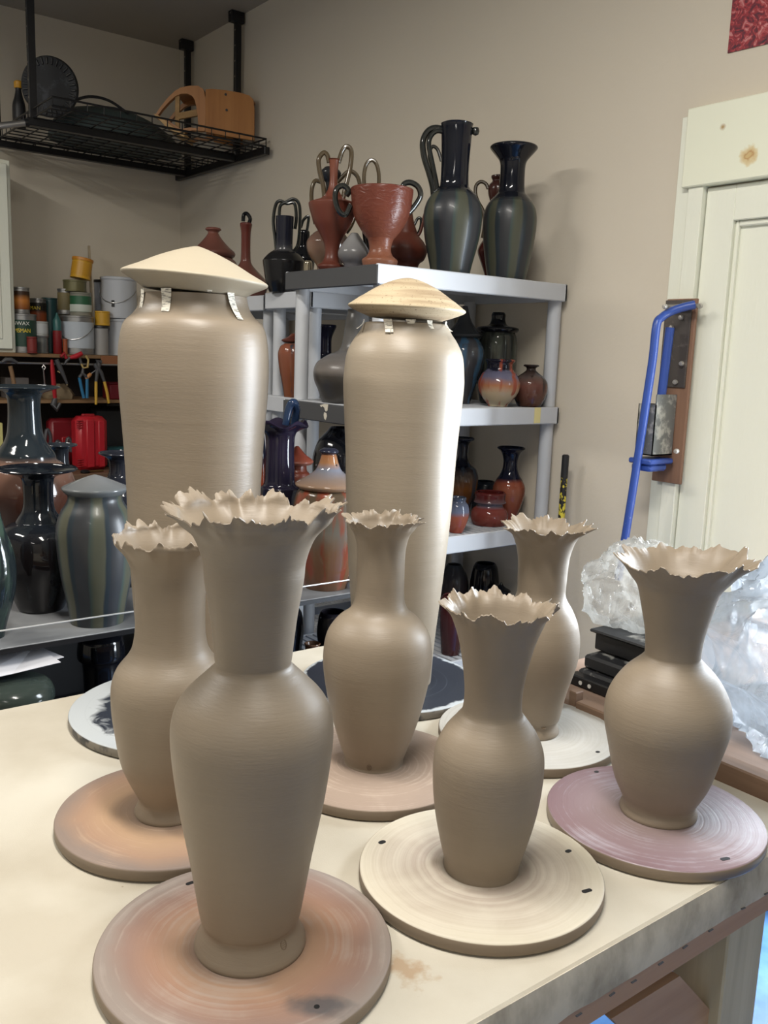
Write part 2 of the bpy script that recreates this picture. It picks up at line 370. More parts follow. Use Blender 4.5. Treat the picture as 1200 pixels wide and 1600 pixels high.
bm_L = m_bat('orange_stained_bat', [(.3, G(134, 114, 98)), (.5, G(168, 138, 110)), (.72, G(156, 126, 104)), (.92, G(130, 114, 104))], G(190, 165, 140), 7.7, dustamt=.64)
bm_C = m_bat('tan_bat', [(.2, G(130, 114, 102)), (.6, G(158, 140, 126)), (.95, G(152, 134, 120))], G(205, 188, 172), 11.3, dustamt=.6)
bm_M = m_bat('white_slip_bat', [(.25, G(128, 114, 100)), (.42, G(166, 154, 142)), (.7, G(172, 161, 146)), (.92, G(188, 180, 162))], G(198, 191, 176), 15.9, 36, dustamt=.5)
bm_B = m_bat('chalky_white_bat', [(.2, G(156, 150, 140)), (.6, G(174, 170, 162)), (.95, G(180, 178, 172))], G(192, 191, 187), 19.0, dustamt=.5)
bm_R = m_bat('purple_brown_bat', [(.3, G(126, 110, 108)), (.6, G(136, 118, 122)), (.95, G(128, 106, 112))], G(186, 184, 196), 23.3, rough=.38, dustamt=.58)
def m_blackbat(name, seed, edge):
    m = mat(name, rgb(38, 44, 56), .45); t = NT(m); v = t.map(); s = t.sep(v)
    rr = t.math('SQRT', t.math('ADD', t.math('MULTIPLY', s[0], s[0]), t.math('MULTIPLY', s[1], s[1])))
    n = t.noise(t.map(loc=(seed, 0, 0)), 16, 5, .65, 1.0)
    f = t.math('ADD', t.math('MULTIPLY', rr, 5.0), t.math('MULTIPLY', t.math('SUBTRACT', n, .5), edge[2]))
    c = t.ramp(f, [(edge[0], rgb(36, 42, 54)), (edge[1], rgb(178, 184, 188))])
    cmb = t.n.new('ShaderNodeCombineXYZ'); t.l(t.math('MULTIPLY', rr, 90), cmb.inputs[0]); rg = t.noise(cmb.outputs[0], 2, 2)
    gz = t.sep(t.tc.outputs['Generated'])[2]; c = t.mix(t.ramp(gz, [(.88, K(1)), (.93, K(0))]), c, t.ramp(t.noise(v, 40, 3), [(.45, rgb(120, 114, 104)), (.6, rgb(50, 50, 52))]))
    t.col(t.mix(t.ramp(rg, [(.6, K(0)), (.75, K(.5))]), c, rgb(110, 120, 132))); return m
bm_T1 = m_blackbat('black_bat_white_slip', 2, (.80, .90, .55)); bm_T2 = m_blackbat('black_bat_thin_slip', 9, (.915, .94, .22))
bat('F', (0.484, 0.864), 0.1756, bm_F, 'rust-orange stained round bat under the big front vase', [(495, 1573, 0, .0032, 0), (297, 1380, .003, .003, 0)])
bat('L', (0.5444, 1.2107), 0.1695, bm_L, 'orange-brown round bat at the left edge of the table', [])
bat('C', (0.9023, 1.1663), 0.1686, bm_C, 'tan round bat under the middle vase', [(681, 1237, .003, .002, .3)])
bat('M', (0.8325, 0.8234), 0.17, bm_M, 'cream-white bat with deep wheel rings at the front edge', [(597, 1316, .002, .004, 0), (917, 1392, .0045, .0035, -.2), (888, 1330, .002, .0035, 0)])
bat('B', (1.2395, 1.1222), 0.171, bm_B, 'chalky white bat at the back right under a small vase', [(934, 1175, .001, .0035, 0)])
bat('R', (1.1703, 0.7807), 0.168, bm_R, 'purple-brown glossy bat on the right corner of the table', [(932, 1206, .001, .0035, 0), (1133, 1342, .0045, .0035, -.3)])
bat('T1', (0.7452, 1.5771), 0.224, bm_T1, 'black bat smeared with white slip under the left tall jar', [])
bat('T2', (1.181, 1.48), .1945, bm_T2, 'black bat with thin white rim under the right tall jar', [])

# ---------------------------------------------------------------- vases traced to true profiles
def trace(P, sil):
    "turns left/right outline pixels into (radius, height) about the upright axis through P"
    P = Vector(P); h = Vector((P.x, P.y)).normalized(); out = []
    for y, l, r in sil:
        cx = (l+r)/2 if (l is not None and r is not None) else None; ax = proj(P)[0]
        for k in range(2):
            d = ray(cx if cx else ax, y); tt = (P.x*h.x+P.y*h.y)/(d.x*h.x+d.y*h.y); z = CAM_H+tt*d.z
            ax = proj((P.x, P.y, z))[0]
        D = (Vector((P.x, P.y, z))-Vector((0, 0, CAM_H))).dot(Fv)
        hw = (r-l)/2 if cx else (ax-l if r is None else r-ax)
        out.append((max(hw*D/FPX, .001), z-P.z))
    out.sort(key=lambda a: a[1]); return out
def ruffled(P, prof, label, rim_r, rim_z, seed, nf=11, A=.004, cut=.30, jag=.10, lean=(0, 0), low=(0, 0), stamp=None, t0=.045, foot=None):
    prof = [q for q in prof if q[1] > (foot[-1][1]+.004 if foot else .003)]
    base_ = [(foot[0][0], 0.0)]+foot[1:] if foot else [(prof[0][0]*.985, 0.0)]
    prof = base_[-1:]+prof+[((prof[-1][0]+rim_r)/2-.003, (prof[-1][1]+rim_z)/2), (rim_r, rim_z)]
    sp = base_[:-1]+smoothprof(prof, 6); n = 320; rn = random.Random(seed); th = .0034
    ztop = sp[-1][1]; zs = ztop-t0; ph = [rn.uniform(0, 6.28) for _ in range(8)]
    C = [(math.cos(2*math.pi*i/n), math.sin(2*math.pi*i/n)) for i in range(n)]
    nz = lambda i, f, o: noise.noise(Vector((C[i][0]*f, C[i][1]*f, seed*1.37+o)))
    jg = [rn.gauss(0, 1) for _ in range(n)]; jg = [.5*jg[i]+.35*jg[i-1]+.35*jg[(i+1) % n] for i in range(n)]
    wave = []; cuts = []
    for i in range(n):
        a = 2*math.pi*i/n; wph = nf*a+ph[0]+5*nz(i, 1.6, 2)
        wave.append(.55*math.cos(wph)*(.6+.8*nz(i, 2.5, 8))+.25*math.cos(2.3*wph+ph[1])*nz(i, 4, 5)+1.0*nz(i, 4.2, 1))
        c = cut*(.42+.9*nz(i, 2.6, 3)+.8*nz(i, 7, 4)+.22*math.cos(wph+1))+jag*(nz(i, 22, 6)*2.0+.22*jg[i])+low[0]*math.cos(a-low[1])
        cuts.append(max(-.12, min(.85, c)))
    def ev(z):
        if z >= ztop:
            (r0, z0), (r1, z1) = sp[-3], sp[-1]; return r1+(z-z1)*(r1-r0)/max(1e-4, z1-z0)
        for q in range(len(sp)-1, 0, -1):
            if sp[q-1][1] <= z: (r0, z0), (r1, z1) = sp[q-1], sp[q]; return r0+(z-z0)*(r1-r0)/max(1e-6, z1-z0)
        return sp[0][0]
    NR = 16; low_ = [(r, z) for r, z in sp if z < zs-.001]; rings = [('p', r, z, 0) for r, z in low_]
    rings += [('t', None, k/NR, 0) for k in range(NR+1)]+[('t', None, k/NR, 1) for k in range(NR, -1, -1)]
    rings += [('p', r-th, z, 1) for r, z in low_[::-1] if z > max(0, ztop-.28)]; rings.append(('p', .004, rings[-1][2]-.004, 1))
    vs = []; fs = []
    for kind, r, z, q in rings:
        for k in range(n):
            if kind == 't':
                tt = z*(1-cuts[k]); zz = zs+t0*tt; rr = ev(zz); f = max(0, tt)**2.2; rr -= .55*A*f*wave[k]; zz += .8*A*f*wave[k]
                if q: e = min(1, (1-z)*6); rr -= th*(.30+.55*e); zz += th*.35
            else: rr, zz = r, z
            vs.append((rr*C[k][0]+lean[0]*zz, rr*C[k][1]+lean[1]*zz, zz))
    for i in range(len(rings)-1):
        for k in range(n): fs.append((i*n+k, i*n+(k+1) % n, (i+1)*n+(k+1) % n, (i+1)*n+k))
    fs.append(tuple(range(n))[::-1]); L = (len(rings)-1)*n; fs.append(tuple(L+k for k in range(n)))
    o = thing('ruffled_vase', label, 'vase', P)
    obj('body', vs, fs, CLAY, o, autos=62)
    if stamp:
        q = at(stamp[0], stamp[1], 2, 0)  # direction of the mark seen from the viewpoint
        d = ray(*stamp); o0 = Vector((0, 0, CAM_H)); best = None
        for i in range(len(sp)-1):
            (r0, z0), (r1, z1) = sp[i], sp[i+1]
            zt = P[2]+(z0+z1)/2; rm = (r0+r1)/2
            # intersection with the cylinder of radius rm
            ox, oy = -P[0], -P[1]; A2 = d.x*d.x+d.y*d.y; B2 = 2*(ox*d.x+oy*d.y); C2 = ox*ox+oy*oy-rm*rm; D2 = B2*B2-4*A2*C2
            if D2 < 0: continue
            tt = (-B2-math.sqrt(D2))/(2*A2); pt = o0+d*tt; e = abs(pt.z-zt)
            if best is None or e < best[0]: best = (e, pt, rm, math.atan2(z1-z0, r1-r0))
        pt = best[1]; a = math.atan2(pt.y-P[1], pt.x-P[0]); ring = [(.0045*math.cos(u*math.pi/10), .0062*math.sin(u*math.pi/10)) for u in range(20)]
        inn = [(x*.72, y*.78) for x, y in ring]
        Mx = Matrix.Translation((pt.x-P[0], pt.y-P[1], pt.z-P[2])) @ Matrix.Rotation(a, 4, 'Z') @ Matrix.Rotation(best[3]-math.pi/2, 4, 'Y').inverted() @ Matrix(((0, 0, 1, 0), (1, 0, 0, 0), (0, 1, 0, 0), (0, 0, 0, 1)))
        s_ = MB().prism(ring, -.001, .0006, Mx, inn)
        for k in range(3): s_.box(-.002, -.003+k*.0022, -.001, .002, -.0022+k*.0022, .0004, M=Mx)
        s_.build('maker_stamp', CLAYDARK, o, False)
    return o
CLAYDARK = m_clay('stamped_clay', rgb(118, 102, 84))
rd = Vector((Rv.x, Rv.y)).normalized()   # camera right on the ground, used only for measured leans
def base(px, py, z=BT): p = at(px, py, 2, z); return (p.x, p.y, z)
def leaned(k): return (rd.x*k, rd.y*k)
F_ = base(391, 1471)
ruffled(F_, trace(F_, [(810, 293, 533), (837, 313, 503), (873, 325, 487), (907, 329, 483), (967, 339, 473), (1023, 342, 463), (1037, 339, 459), (1050, 325, 470), (1080, 292, 500), (1100, 277, 513), (1123, 269, 519), (1150, 266, 518), (1190, 271, 515), (1230, 277, 509), (1265, 283, 502), (1340, 298, 485), (1420, 310, 467), (1440, 315, 463), (1452, 306, 472), (1474, 301, 476)]),
        'largest ruffled clay vase in front, on the rust-stained bat', .0985, .5345, 5, 10, .010, .27, .062, t0=.046, stamp=(443, 1476), foot=[(.0655, 0), (.0665, .002), (.0662, .005), (.0640, .010), (.0590, .022), (.0568, .028), (.0566, .034)])
L_ = base(264, 1266)
ruffled(L_, trace(L_, [(845, 180, 352), (873, 203, 335), (913, 216, 326), (973, 219, 326), (1003, 217, 330), (1020, 209, 336), (1043, 184, 346), (1067, 175, 352), (1100, 175, None), (1135, 180, None), (1190, 192, None), (1245, 208, None), (1262, 207, None)]),
        'clay vase half hidden behind the front vase, on the left', .088, .4385, 12, 5, .010, .30, .03, lean=leaned(.012), low=(.10, 2.6), t0=.045, foot=[(.0505, 0), (.0515, .002), (.0510, .006), (.0480, .012), (.0455, .019), (.0450, .025)])
C_ = base(584, 1188)
ruffled(C_, trace(C_, [(825, 549, 650), (837, 556, 642), (860, 558, 634), (895, 558, 633), (933, 557, 634), (952, 550, 642), (968, 530, 661), (991, 513, 674), (1025, 507, 677), (1060, 510, 673), (1106, 518, 661), (1148, 529, 646), (1180, 538, 632), (1186, 539, 630)]),
        'slim-necked ruffled vase in the middle, in front of the right tall jar', .069, .4335, 21, 12, .0075, .24, .05, t0=.032, stamp=(577, 1199))
M_ = base(752, 1353)
ruffled(M_, trace(M_, [(975, 709, 848), (1010, 720, 835), (1067, 722, 815), (1106, 720, 812), (1121, 707, 817), (1144, 684, 830), (1175, 674, 844), (1221, 674, 844), (1268, 681, 838), (1313, 690, 825), (1340, 696, 815), (1354, 697, 812)]),
        'short ruffled vase on the cream bat at the front edge', .078, .3805, 33, 13, .0075, .24, .055, t0=.036, lean=leaned(.010))
B_ = base(831, 1141)
ruffled(B_, trace(B_, [(843, 803, 899), (868, 805, 886), (906, 805, 881), (930, 804, 881), (952, None, 895), (975, None, 903), (1002, None, 905), (1033, None, 900), (1079, None, 884), (1117, None, 874), (1128, None, 868), (1140, None, 873)]),
        'ruffled vase at the back right on the chalky white bat', .0865, .4045, 47, 12, .0085, .25, .055, t0=.036, stamp=(849, 1137), foot=[(.0498, 0), (.0510, .002), (.0505, .006), (.0480, .012), (.0458, .018), (.0456, .025)])
R_ = base(1028, 1267)
ruffled(R_, trace(R_, [(903, 990, 1142), (920, 998, 1124), (952, 1002, 1110), (987, 1005, 1096), (1017, 1004, 1089), (1028, 998, 1090), (1049, 967, 1105), (1075, 951, 1124), (1101, 946, 1136), (1130, 947, 1137), (1165, 954, 1127), (1215, 965, 1110), (1250, 972, 1092), (1262, 970, 1080), (1271, 967, 1084)]),
        'wide-flared ruffled vase on the purple bat at the right', .107, .4165, 58, 6, .010, .26, .04, t0=.042, low=(.12, 2.2), foot=[(.0590, 0), (.0600, .002), (.0596, .006), (.0578, .011), (.0560, .015), (.0560, .02)])

# tall lidded jars
def tall_jar(P, sil, lid, label, lean, m, strips, lidm, lidlean, seed):
    P = Vector(P); pr = trace(P, sil); b0 = pr[0]
    pr = [(b0[0]*.88, 0.0), (b0[0]*.93, .03)]+pr if b0[1] > .1 else [(b0[0]*.95, 0.0)]+pr
    sp = smoothprof(pr, 5); top = sp[-1]
    sp += [(top[0]-.005, top[1]+.001), (top[0]-.008, top[1]-.03), (top[0]-.012, top[1]-.3), (.01, top[1]-.31)]
    o = thing('tall_lidded_jar', label, 'jar', P); mb = MB().lathe(sp, 128)
    for v in mb.v: v.x += lean*rd.x*v.z; v.y += lean*rd.y*v.z
    mb.build('body', m, o, autos=60)
    lp = trace(P, lid); z0 = lp[0][1]
    pl = smoothprof([(q[0], q[1]-z0) for q in lp[1:]], 6)
    full = [(lp[0][0]-.01, 0), (lp[0][0]-.002, .0005), (lp[0][0], .002)]+[q for q in pl if q[1] > .004]
    ML = Matrix.Translation((lean*rd.x*z0+lidlean[2]*rd.x, lean*rd.y*z0+lidlean[2]*rd.y, z0)) @ Matrix.Rotation(lidlean[0], 4, (Fv.x, Fv.y, 0)) @ Matrix.Rotation(lidlean[1], 4, (rd.x, rd.y, 0))
    MB().lathe(full, 128, M=ML).build('lid', lidm, o, autos=50)
    rr = sp[-5][0] if False else top[0]
    zr = top[1]
    PAPER = PAPERM
    for (px, wd, ln, curl, tw) in strips:
        # strip of paper caught under the lid, hanging down along the collar
        ax = proj((P.x+lean*rd.x*zr, P.y+lean*rd.y*zr, P.z+zr)); D = (Vector((P.x, P.y, P.z+zr))-Vector((0, 0, CAM_H))).dot(Fv)
        s = max(-.98, min(.98, (px-ax[0])*D/FPX/rr)); fa = math.atan2(-Fv.y, -Fv.x); ang = fa+math.asin(s)
        vs = []; NN = 8
        for i in range(NN+1):
            u = i/NN; z = zr+.006-ln*u; ro = rr+.002+curl*u*u
            for k in (-1, 1):
                a2 = ang+k*wd/2/rr*(1-.35*u)+tw*u
                for o2 in (0, .0006): vs.append(((ro+o2)*math.cos(a2)+lean*rd.x*zr, (ro+o2)*math.sin(a2)+lean*rd.y*zr, z))
        fs = []
        for i in range(NN):
            a = i*4; fs += [(a, a+4, a+6, a+2), (a+1, a+3, a+7, a+5), (a, a+1, a+5, a+4), (a+2, a+6, a+7, a+3)]
        fs += [(0, 2, 3, 1), (NN*4, NN*4+1, NN*4+3, NN*4+2)]
        obj('paper_strip', vs, fs, PAPER, o)
    return o
PAPERM = mat('paper', rgb(232, 228, 214), .7); t = NT(PAPERM)
t.col(t.ramp(t.noise(t.map(scale=(.2, .2, 1)), 420, 2), [(.5, rgb(235, 230, 216)), (.62, rgb(150, 146, 136))]))
LIDM = mat('trimmed_clay_lid', rgb(212, 192, 156), .6); t = NT(LIDM); v = t.map(scale=(3, 3, 60)); sN = t.noise(v, 1.5, 4, .6)
pits = t.ramp(t.noise(t.map(), 260, 3), [(.30, rgb(140, 118, 94)), (.36, K(1))])
t.col(t.mix(1.0, t.ramp(sN, [(.35, rgb(150, 130, 104)), (.6, rgb(182, 166, 138))]), pits, 'MULTIPLY')); t.bump(sN, .5, .003)
LIDP = m_clay('smooth_clay_lid', rgb(164, 154, 135), .93, rough=.55)
T1 = (.757, 1.568, BT)
tall_jar(T1, [(462, 224, 386), (480, 221, 391), (493, 212, 398), (506, 196, 408), (527, 189, 414), (562, 187.5, 418), (610, 189, 417), (680, 195, 411), (755, 199, 405), (883, 205, 399), (1000, 215, 389)],
         [(458, 222, 382), (449, 212, 392), (440, 194, 410), (435.5, 190, 416), (431, 194, 412), (420, 217, 390), (405, 248, 363), (393, 275, 334), (386, 297, 313), (384.5, 304, 306)],
         'left tall lidded jar with smooth pointed lid', 0, CLAYT,
         [(207, .012, .035, .006, .1), (236, .016, .052, .014, .1), (279, .020, .040, .012, .05), (368, .016, .048, .022, 0.03), (341, .01, .004, .002, 0)], LIDP, (R(3.6), 0, 0), 1)
T2 = (1.185, 1.477, BT)
tall_jar(T2, [(506, 566, 696), (520, 560, 704), (533, 549, 711), (554, 540, 721), (583, 537, 724.5), (612, 536, 723.5), (701, 539, 713), (763, 540, 708), (826, 542, 702), (901, 545, 691.7), (997, 551, 679)],
         [(499, 572, 690), (494, 562, 701), (486, 545, 722), (481.5, 543, 727), (477, 549, 722), (468, 562, 711), (466, 566, 708), (452, 588, 688), (443, 605, 670), (437, 621, 654), (434.5, 634, 642)],
         'right tall lidded jar with ridged tan lid', 0, m_clay('right_tall_jar_clay', rgb(150, 138, 121)),
         [(604, .014, .026, .014, .12), (610, .006, .026, .012, .1), (668, .012, .016, .01, 0), (694, .008, .02, .03, -.3), (562, .006, .02, .02, .2), (640, .02, .008, .003, 0)], LIDM, (R(1.6), 0, 0), 2)
#@@BACK
# ---------------------------------------------------------------- plastic shelving units by the right wall
def shelf_unit(name, label, x0, x1, y0, y1, levels, side_mat, grp='plastic shelving units'):
    o = thing('shelving_unit', label, 'shelves', (0, 0, 0))
    for li, z in enumerate(levels):
        mb = MB().box(x0, y0, z-.058, x1, y0+.012, z, .003).box(x0, y1-.012, z-.058, x1, y1, z, .003)
        mb.box(x1-.012, y0, z-.058, x1, y1, z, .003)
        if side_mat is None: mb.box(x0, y0, z-.058, x0+.012, y1, z, .003)
        ns = 26
        for k in range(ns):
            xa = x0+.014+(x1-x0-.028)*k/ns; mb.box(xa, y0+.01, z-.012, xa+(x1-x0)/ns*.62, y1-.01, z-.0005)
        for k in range(3): ya = y0+(y1-y0)*(k+1)/4; mb.box(x0+.01, ya-.008, z-.035, x1-.01, ya+.008, z-.012)
        mb.build('shelf', PLASTIC, o, False)
        if side_mat: MB().box(x0-.001, y0+.0005, z-.060, x0+.012, y1, z-.0015, .003).build('side_band', side_mat, o, False)
    zs = [0]+[z for z in sorted(levels)]
    for px in (x0+.045, x1-.016):
        for py in (y0+.04, y1-.04):
            mb = MB()
            for a, b in zip(zs[:-1], zs[1:]): mb.cyl((px, py, a), (px, py, b-.05), .0235, 20)
            mb.build('post', PLASTIC, o)
    return o
UA = shelf_unit('a', 'grey-white plastic shelving unit with dark side bands against the right wall', 1.612, 2.43, 2.150, 2.66, [1.83, 1.411, .993, .56], PLASTICD)
shelf_unit('b', 'pale plastic shelving unit just behind the one with dark bands', 1.74, 2.43, 2.70, 3.02, [1.78, 1.405, .98, .5], None)
shelf_unit('c', 'plastic shelving unit deepest in the corner, hidden by the left tall jar', 1.80, 2.43, 3.12, 4.02, [1.78, 1.40, .95, .5], None)
# spilled white drip on the dark band, tape on the middle shelf
p = at(512, 634, 0, 1.609)
dr = MB()
for poly in ([(748, 1148), (800, 1128), (878, 1100), (872, 1118), (845, 1135), (840, 1165), (834, 1212), (818, 1224), (806, 1205), (800, 1178), (780, 1160), (762, 1170)], [(798, 1232), (822, 1240), (830, 1275), (815, 1322), (798, 1305), (792, 1262)]):
    pp = [at(400+x/7.5, 480+y/7.5, 0, 1.6095) for x, y in poly]; n_ = len(pp)
    dr.add([(xx, q.y, min(q.z, 1.4095)) for xx in (1.6095, 1.6108) for q in pp], [tuple(range(n_)), tuple(range(n_, 2*n_))[::-1]]+[((k+1) % n_, k, n_+k, n_+(k+1) % n_) for k in range(n_)])
dr.build('paint_drip', mat('dried_white_drip', rgb(196, 190, 176), .5), UA, False)
p = at(841, 640, 1, 2.149); MB().box(p.x-.017, 2.1485, 1.357, p.x+.013, 2.1503, 1.411).build('tape', mat('yellowed_tape', rgb(208, 196, 140), .5), UA, False)

# ---------------------------------------------------------------- glazed pots
def pxp(P, px, py):
    "world point on the upright plane through P that faces the room"
    h = Vector((P[0], P[1])).normalized(); d = ray(px, py); tt = (P[0]*h.x+P[1]*h.y)/(d.x*h.x+d.y*h.y)
    return Vector((d.x*tt-P[0], d.y*tt-P[1], CAM_H+d.z*tt-P[2]))
def pot(name, label, cat, cx, yp, z0, sil, m, bottom=None, group=None, lip=.006, solid=False, lid=None, handles=(), cap=None, seg=56, knob=None, baser=None, vary=0):
    P = Vector((at(cx, 600, 1, yp).x, yp, z0))
    c0 = proj(P)[0]; P.x = at(cx + (cx-c0)*0, 600, 1, yp).x
    # keep the axis under the traced centre line at mid height
    yc = sum(q[0] for q in sil)/len(sil); P.x = at(cx, yc, 1, yp).x
    def tr(S):
        full = []
        for q in S:
            if len(q) == 2:
                dd = pxp(P, cx, q[0]); ax = proj((P.x, P.y, P.z+dd.z))[0]; full.append((q[0], ax-q[1], ax+q[1]))
            else: full.append(q)
        return trace(P, full)
    pr = tr(sil); pr = [q for q in pr if q[1] > .004]
    br_ = baser if baser else pr[0][0]*.9
    pr = [(br_, 0.0)]+pr
    sp = smoothprof(pr, 5); top = sp[-1]
    if not solid:
        sp += [(max(top[0]-lip*.5, .002), top[1]+lip*.3), (max(top[0]-lip, .0015), top[1]-.002)]
        inner = [(max(r-lip, .001), z) for r, z in sp[:-3][::-1] if z < top[1]-.006 and z > top[1]*.35]
        sp += inner[::3] if inner else []
        sp.append((.001, sp[-1][1]-.002))
    o = thing(name, label, cat, P, 0, group)
    MB().lathe(sp, seg).build('body', m, o, autos=55)
    if lid:
        lm, S = lid; lp = tr(S); lp2 = smoothprof([(max(r, .001), z) for r, z in lp], 4)
        MB().lathe([(max(lp2[0][0]-.008, .001), lp2[0][1]-.002)]+lp2, seg).build('lid', lm, o, autos=55)
    for hm, pts, r in handles:
        pp = [pxp(P, a[0], a[1]) + Vector((Fv.x, Fv.y, 0))*(a[2] if len(a) > 2 else 0) for a in pts]
        MB().tube(spline(pp, 5), r, 9).build('handle', hm, o)
    return o
g = m_glaze
TERRA = g('terracotta_glaze', [(0, G(84, 42, 32)), (.6, G(96, 50, 38)), (1, G(112, 64, 48))], None, .45, .4, 18, amp=.4)
TERRA2 = g('orange_terracotta_glaze', [(0, G(122, 80, 60)), (.35, G(106, 60, 44)), (.8, G(94, 46, 34))], None, .35, .33, 20, amp=.3)
t = NT(TERRA2); t.bump(t.noise(t.map(scale=(1, 1, 2.2)), 34, 3, .5, 1.2), .55, .004)
HBLACK = mat('black_handle_glaze', rgb(30, 32, 30), .15, coat=.4); HOLIVE = mat('olive_brown_handle_glaze', rgb(74, 62, 44), .2, coat=.4)
def m_stripe(name, h, n=5, neck=.68, seed=0):
    m = mat(name, rgb(40, 48, 50), .2, coat=.06, spec=.35); t = NT(m); v = t.map(); s = t.sep(v)
    an = t.math('ARCTAN2', s[1], s[0]); nn = t.noise(t.map(scale=(1, 1, .3)), 9, 3)
    q = t.math('FRACT', t.math('ADD', t.math('MULTIPLY', an, n/6.2832), t.math('ADD', t.math('MULTIPLY', nn, .5), 5.0+seed)))
    st_ = t.ramp(q, [(.0, G(44, 46, 50)), (.40, G(48, 50, 53)), (.44, G(52, 66, 64)), (.56, G(72, 74, 62)), (.80, G(74, 74, 62)), (.86, G(38, 46, 52))])
    zz = t.math('ADD', t.sep(t.tc.outputs['Generated'])[2], t.math('MULTIPLY', t.math('SUBTRACT', nn, .5), .05))
    f = t.ramp(zz, [(neck-.03, K(0)), (neck+.01, K(1))]); t.col(t.mix(f, st_, G(20, 22, 30)))
    t.l(t.ramp(zz, [(neck-.03, K(.36)), (neck, K(.08))]), t.b.inputs['Roughness']); return m
S18 = 1.8305
pot('pitcher', 'tallest black-necked pitcher with looped handle on the top shelf', 'pitcher', 709, 2.30, S18,
    [(194, 690, 741), (198, 691, 740), (210, 690, 738), (250, 691, 735), (285, 690, 734), (294, 687, 736), (300, 680, 741), (306, 674, 745), (320, 666, 752), (339, 664, 756), (367, 666, 753), (390, 670, 748), (413, 675, 742), (427, 677, 738)],
    m_stripe('striped_green_black_glaze', .50, 5, .555), handles=[(HBLACK, [(694, 203), (680, 200), (668, 206), (661, 222), (663, 245), (670, 268), (676, 290), (678, 306)], .0105), (HBLACK, [(694, 207, -.01), (682, 206, -.01), (673, 214, -.01), (670, 228, -.01), (675, 255, -.01), (682, 290, -.01), (682, 302, -.01)], .008)])
o = bpy.data.objects[[o.name for o in bpy.data.objects if o.name.startswith('pitcher')][-1]]
q = pxp(o.location, 743, 205); MB().lathe([(.001, -.014), (.010, -.01), (.013, 0), (.010, .010), (.001, .013)], 20, q).build('spout_lip', HBLACK, o)
pot('flared_bottle', 'black-necked green striped vase with wide flat rim, right end of the top shelf', 'vase', 799, 2.245, S18,
    [(229, 764, 837), (232, 764, 838), (238, 768, 833), (245, 773, 826), (252, 778, 821), (262, 780, 819), (285, 780, 819), (300, 778, 820), (307, 773, 825), (315, 766, 831), (327, 760, 838), (343, 757.7, 841), (367, 758.5, 840), (401, 760.5, 833), (434, 763, 823)],
    m_stripe('striped_green_grey_glaze', .46, 6, .60, .4))
pot('goblet', 'wide terracotta goblet with black curled handles at the shelf corner', 'goblet', 595, 2.27, S18,
    [(296, 546, 644), (305, 546.5, 643.5), (330, 548, 638), (346, 553, 632), (362, 562, 622), (369, 567, 616), (376, 570, 609), (390, 572, 606), (400, 569, 610), (407, 562, 618)], TERRA2,
    handles=[(HBLACK, [(549, 320, -.01), (540, 335, 0), (530, 330), (524, 312), (526, 296), (536, 290), (545, 298), (541, 306)], .0085),
             (HBLACK, [(637, 334), (648, 322), (657, 306), (653, 292), (641, 285), (631, 288), (631, 297), (638, 300), (641, 294)], .0085)])
pot('amphora', 'terracotta amphora with narrow neck and two looping dark handles', 'amphora', 520, 2.46, S18,
    [(249, 510, 530), (252, 512, 528), (270, 513.5, 526), (290, 513, 527), (303, 508, 532), (311, 500, 540), (317, 484, 556), (321, 482, 558), (333, 485, 555), (350, 491, 549), (366, 500, 540), (383, 508, 532), (400, 509, 531), (410, 505, 535), (416, 498, 542)], TERRA, lip=.004,
    handles=[(HOLIVE, [(514, 254), (511, 242), (505, 239), (498, 250), (500, 270), (505, 290), (507, 308)], .0075), (HOLIVE, [(529, 254), (535, 236), (542, 229), (549, 236), (548, 258), (542, 285), (536, 310)], .0075)])
pot('brown_urn', 'shiny brown round urn with dark bulb neck behind the terracotta amphora', 'urn', 515, 2.6, S18,
    [(262, 505, 525), (270, 500, 533), (280, 503, 528), (290, 508, 522), (330, 508, 522), (355, 505, 525), (364, 492, 538), (375, 482, 548), (385, 480, 550), (400, 484, 546), (415, 496, 534)],
    g('brown_lustre_glaze', [(0, G(110, 88, 66)), (.5, G(120, 92, 84)), (.75, G(34, 34, 36))], None, .4, .12), handles=[(HOLIVE, [(503, 285), (492, 283), (487, 300), (488, 325), (493, 350)], .007), (HOLIVE, [(527, 285), (545, 268), (558, 275), (563, 295), (560, 320), (550, 350), (541, 364)], .007)])
pot('grey_jug', 'low grey teardrop pot between the amphora and the goblet foot', 'pot', 553, 2.38, S18,
    [(365, 548, 560), (372, 543, 565), (385, 533, 574), (395, 528, 578), (405, 530, 576), (413, 538, 570)], g('slate_glaze', [(0, G(70, 68, 72)), (1, G(130, 130, 130))], None, .1, .25))
pot('basket_pot', 'dark pot with one tall hoop handle seen above the goblet', 'pot', 581, 2.46, S18,
    [(293, 562, 600), (297, 560, 602), (312, 556, 606), (335, 560, 602), (360, 566, 596), (400, 572, 590)], BLACKG, handles=[(HOLIVE, [(569, 294), (569, 272), (573, 256), (581, 250), (588, 256), (592, 272), (592, 294)], .0065)])
pot('jug', 'small round terracotta jug with thin neck, right of the goblet', 'jug', 634, 2.5, S18,
    [(296, 625, 643), (303, 626, 642), (325, 626, 643), (345, 622, 646), (360, 617, 651), (366, 615, 653), (371, 611, 657), (378, 605, 663), (388, 600, 668), (396, 600, 668), (406, 604, 664), (414, 612, 656)], TERRA,
    handles=[(TERRA, [(647, 372), (655, 365), (660, 350), (664, 335), (666, 330)], .006), (HBLACK, [(647, 352), (653, 341), (658, 343), (657, 356), (652, 367)], .005)])
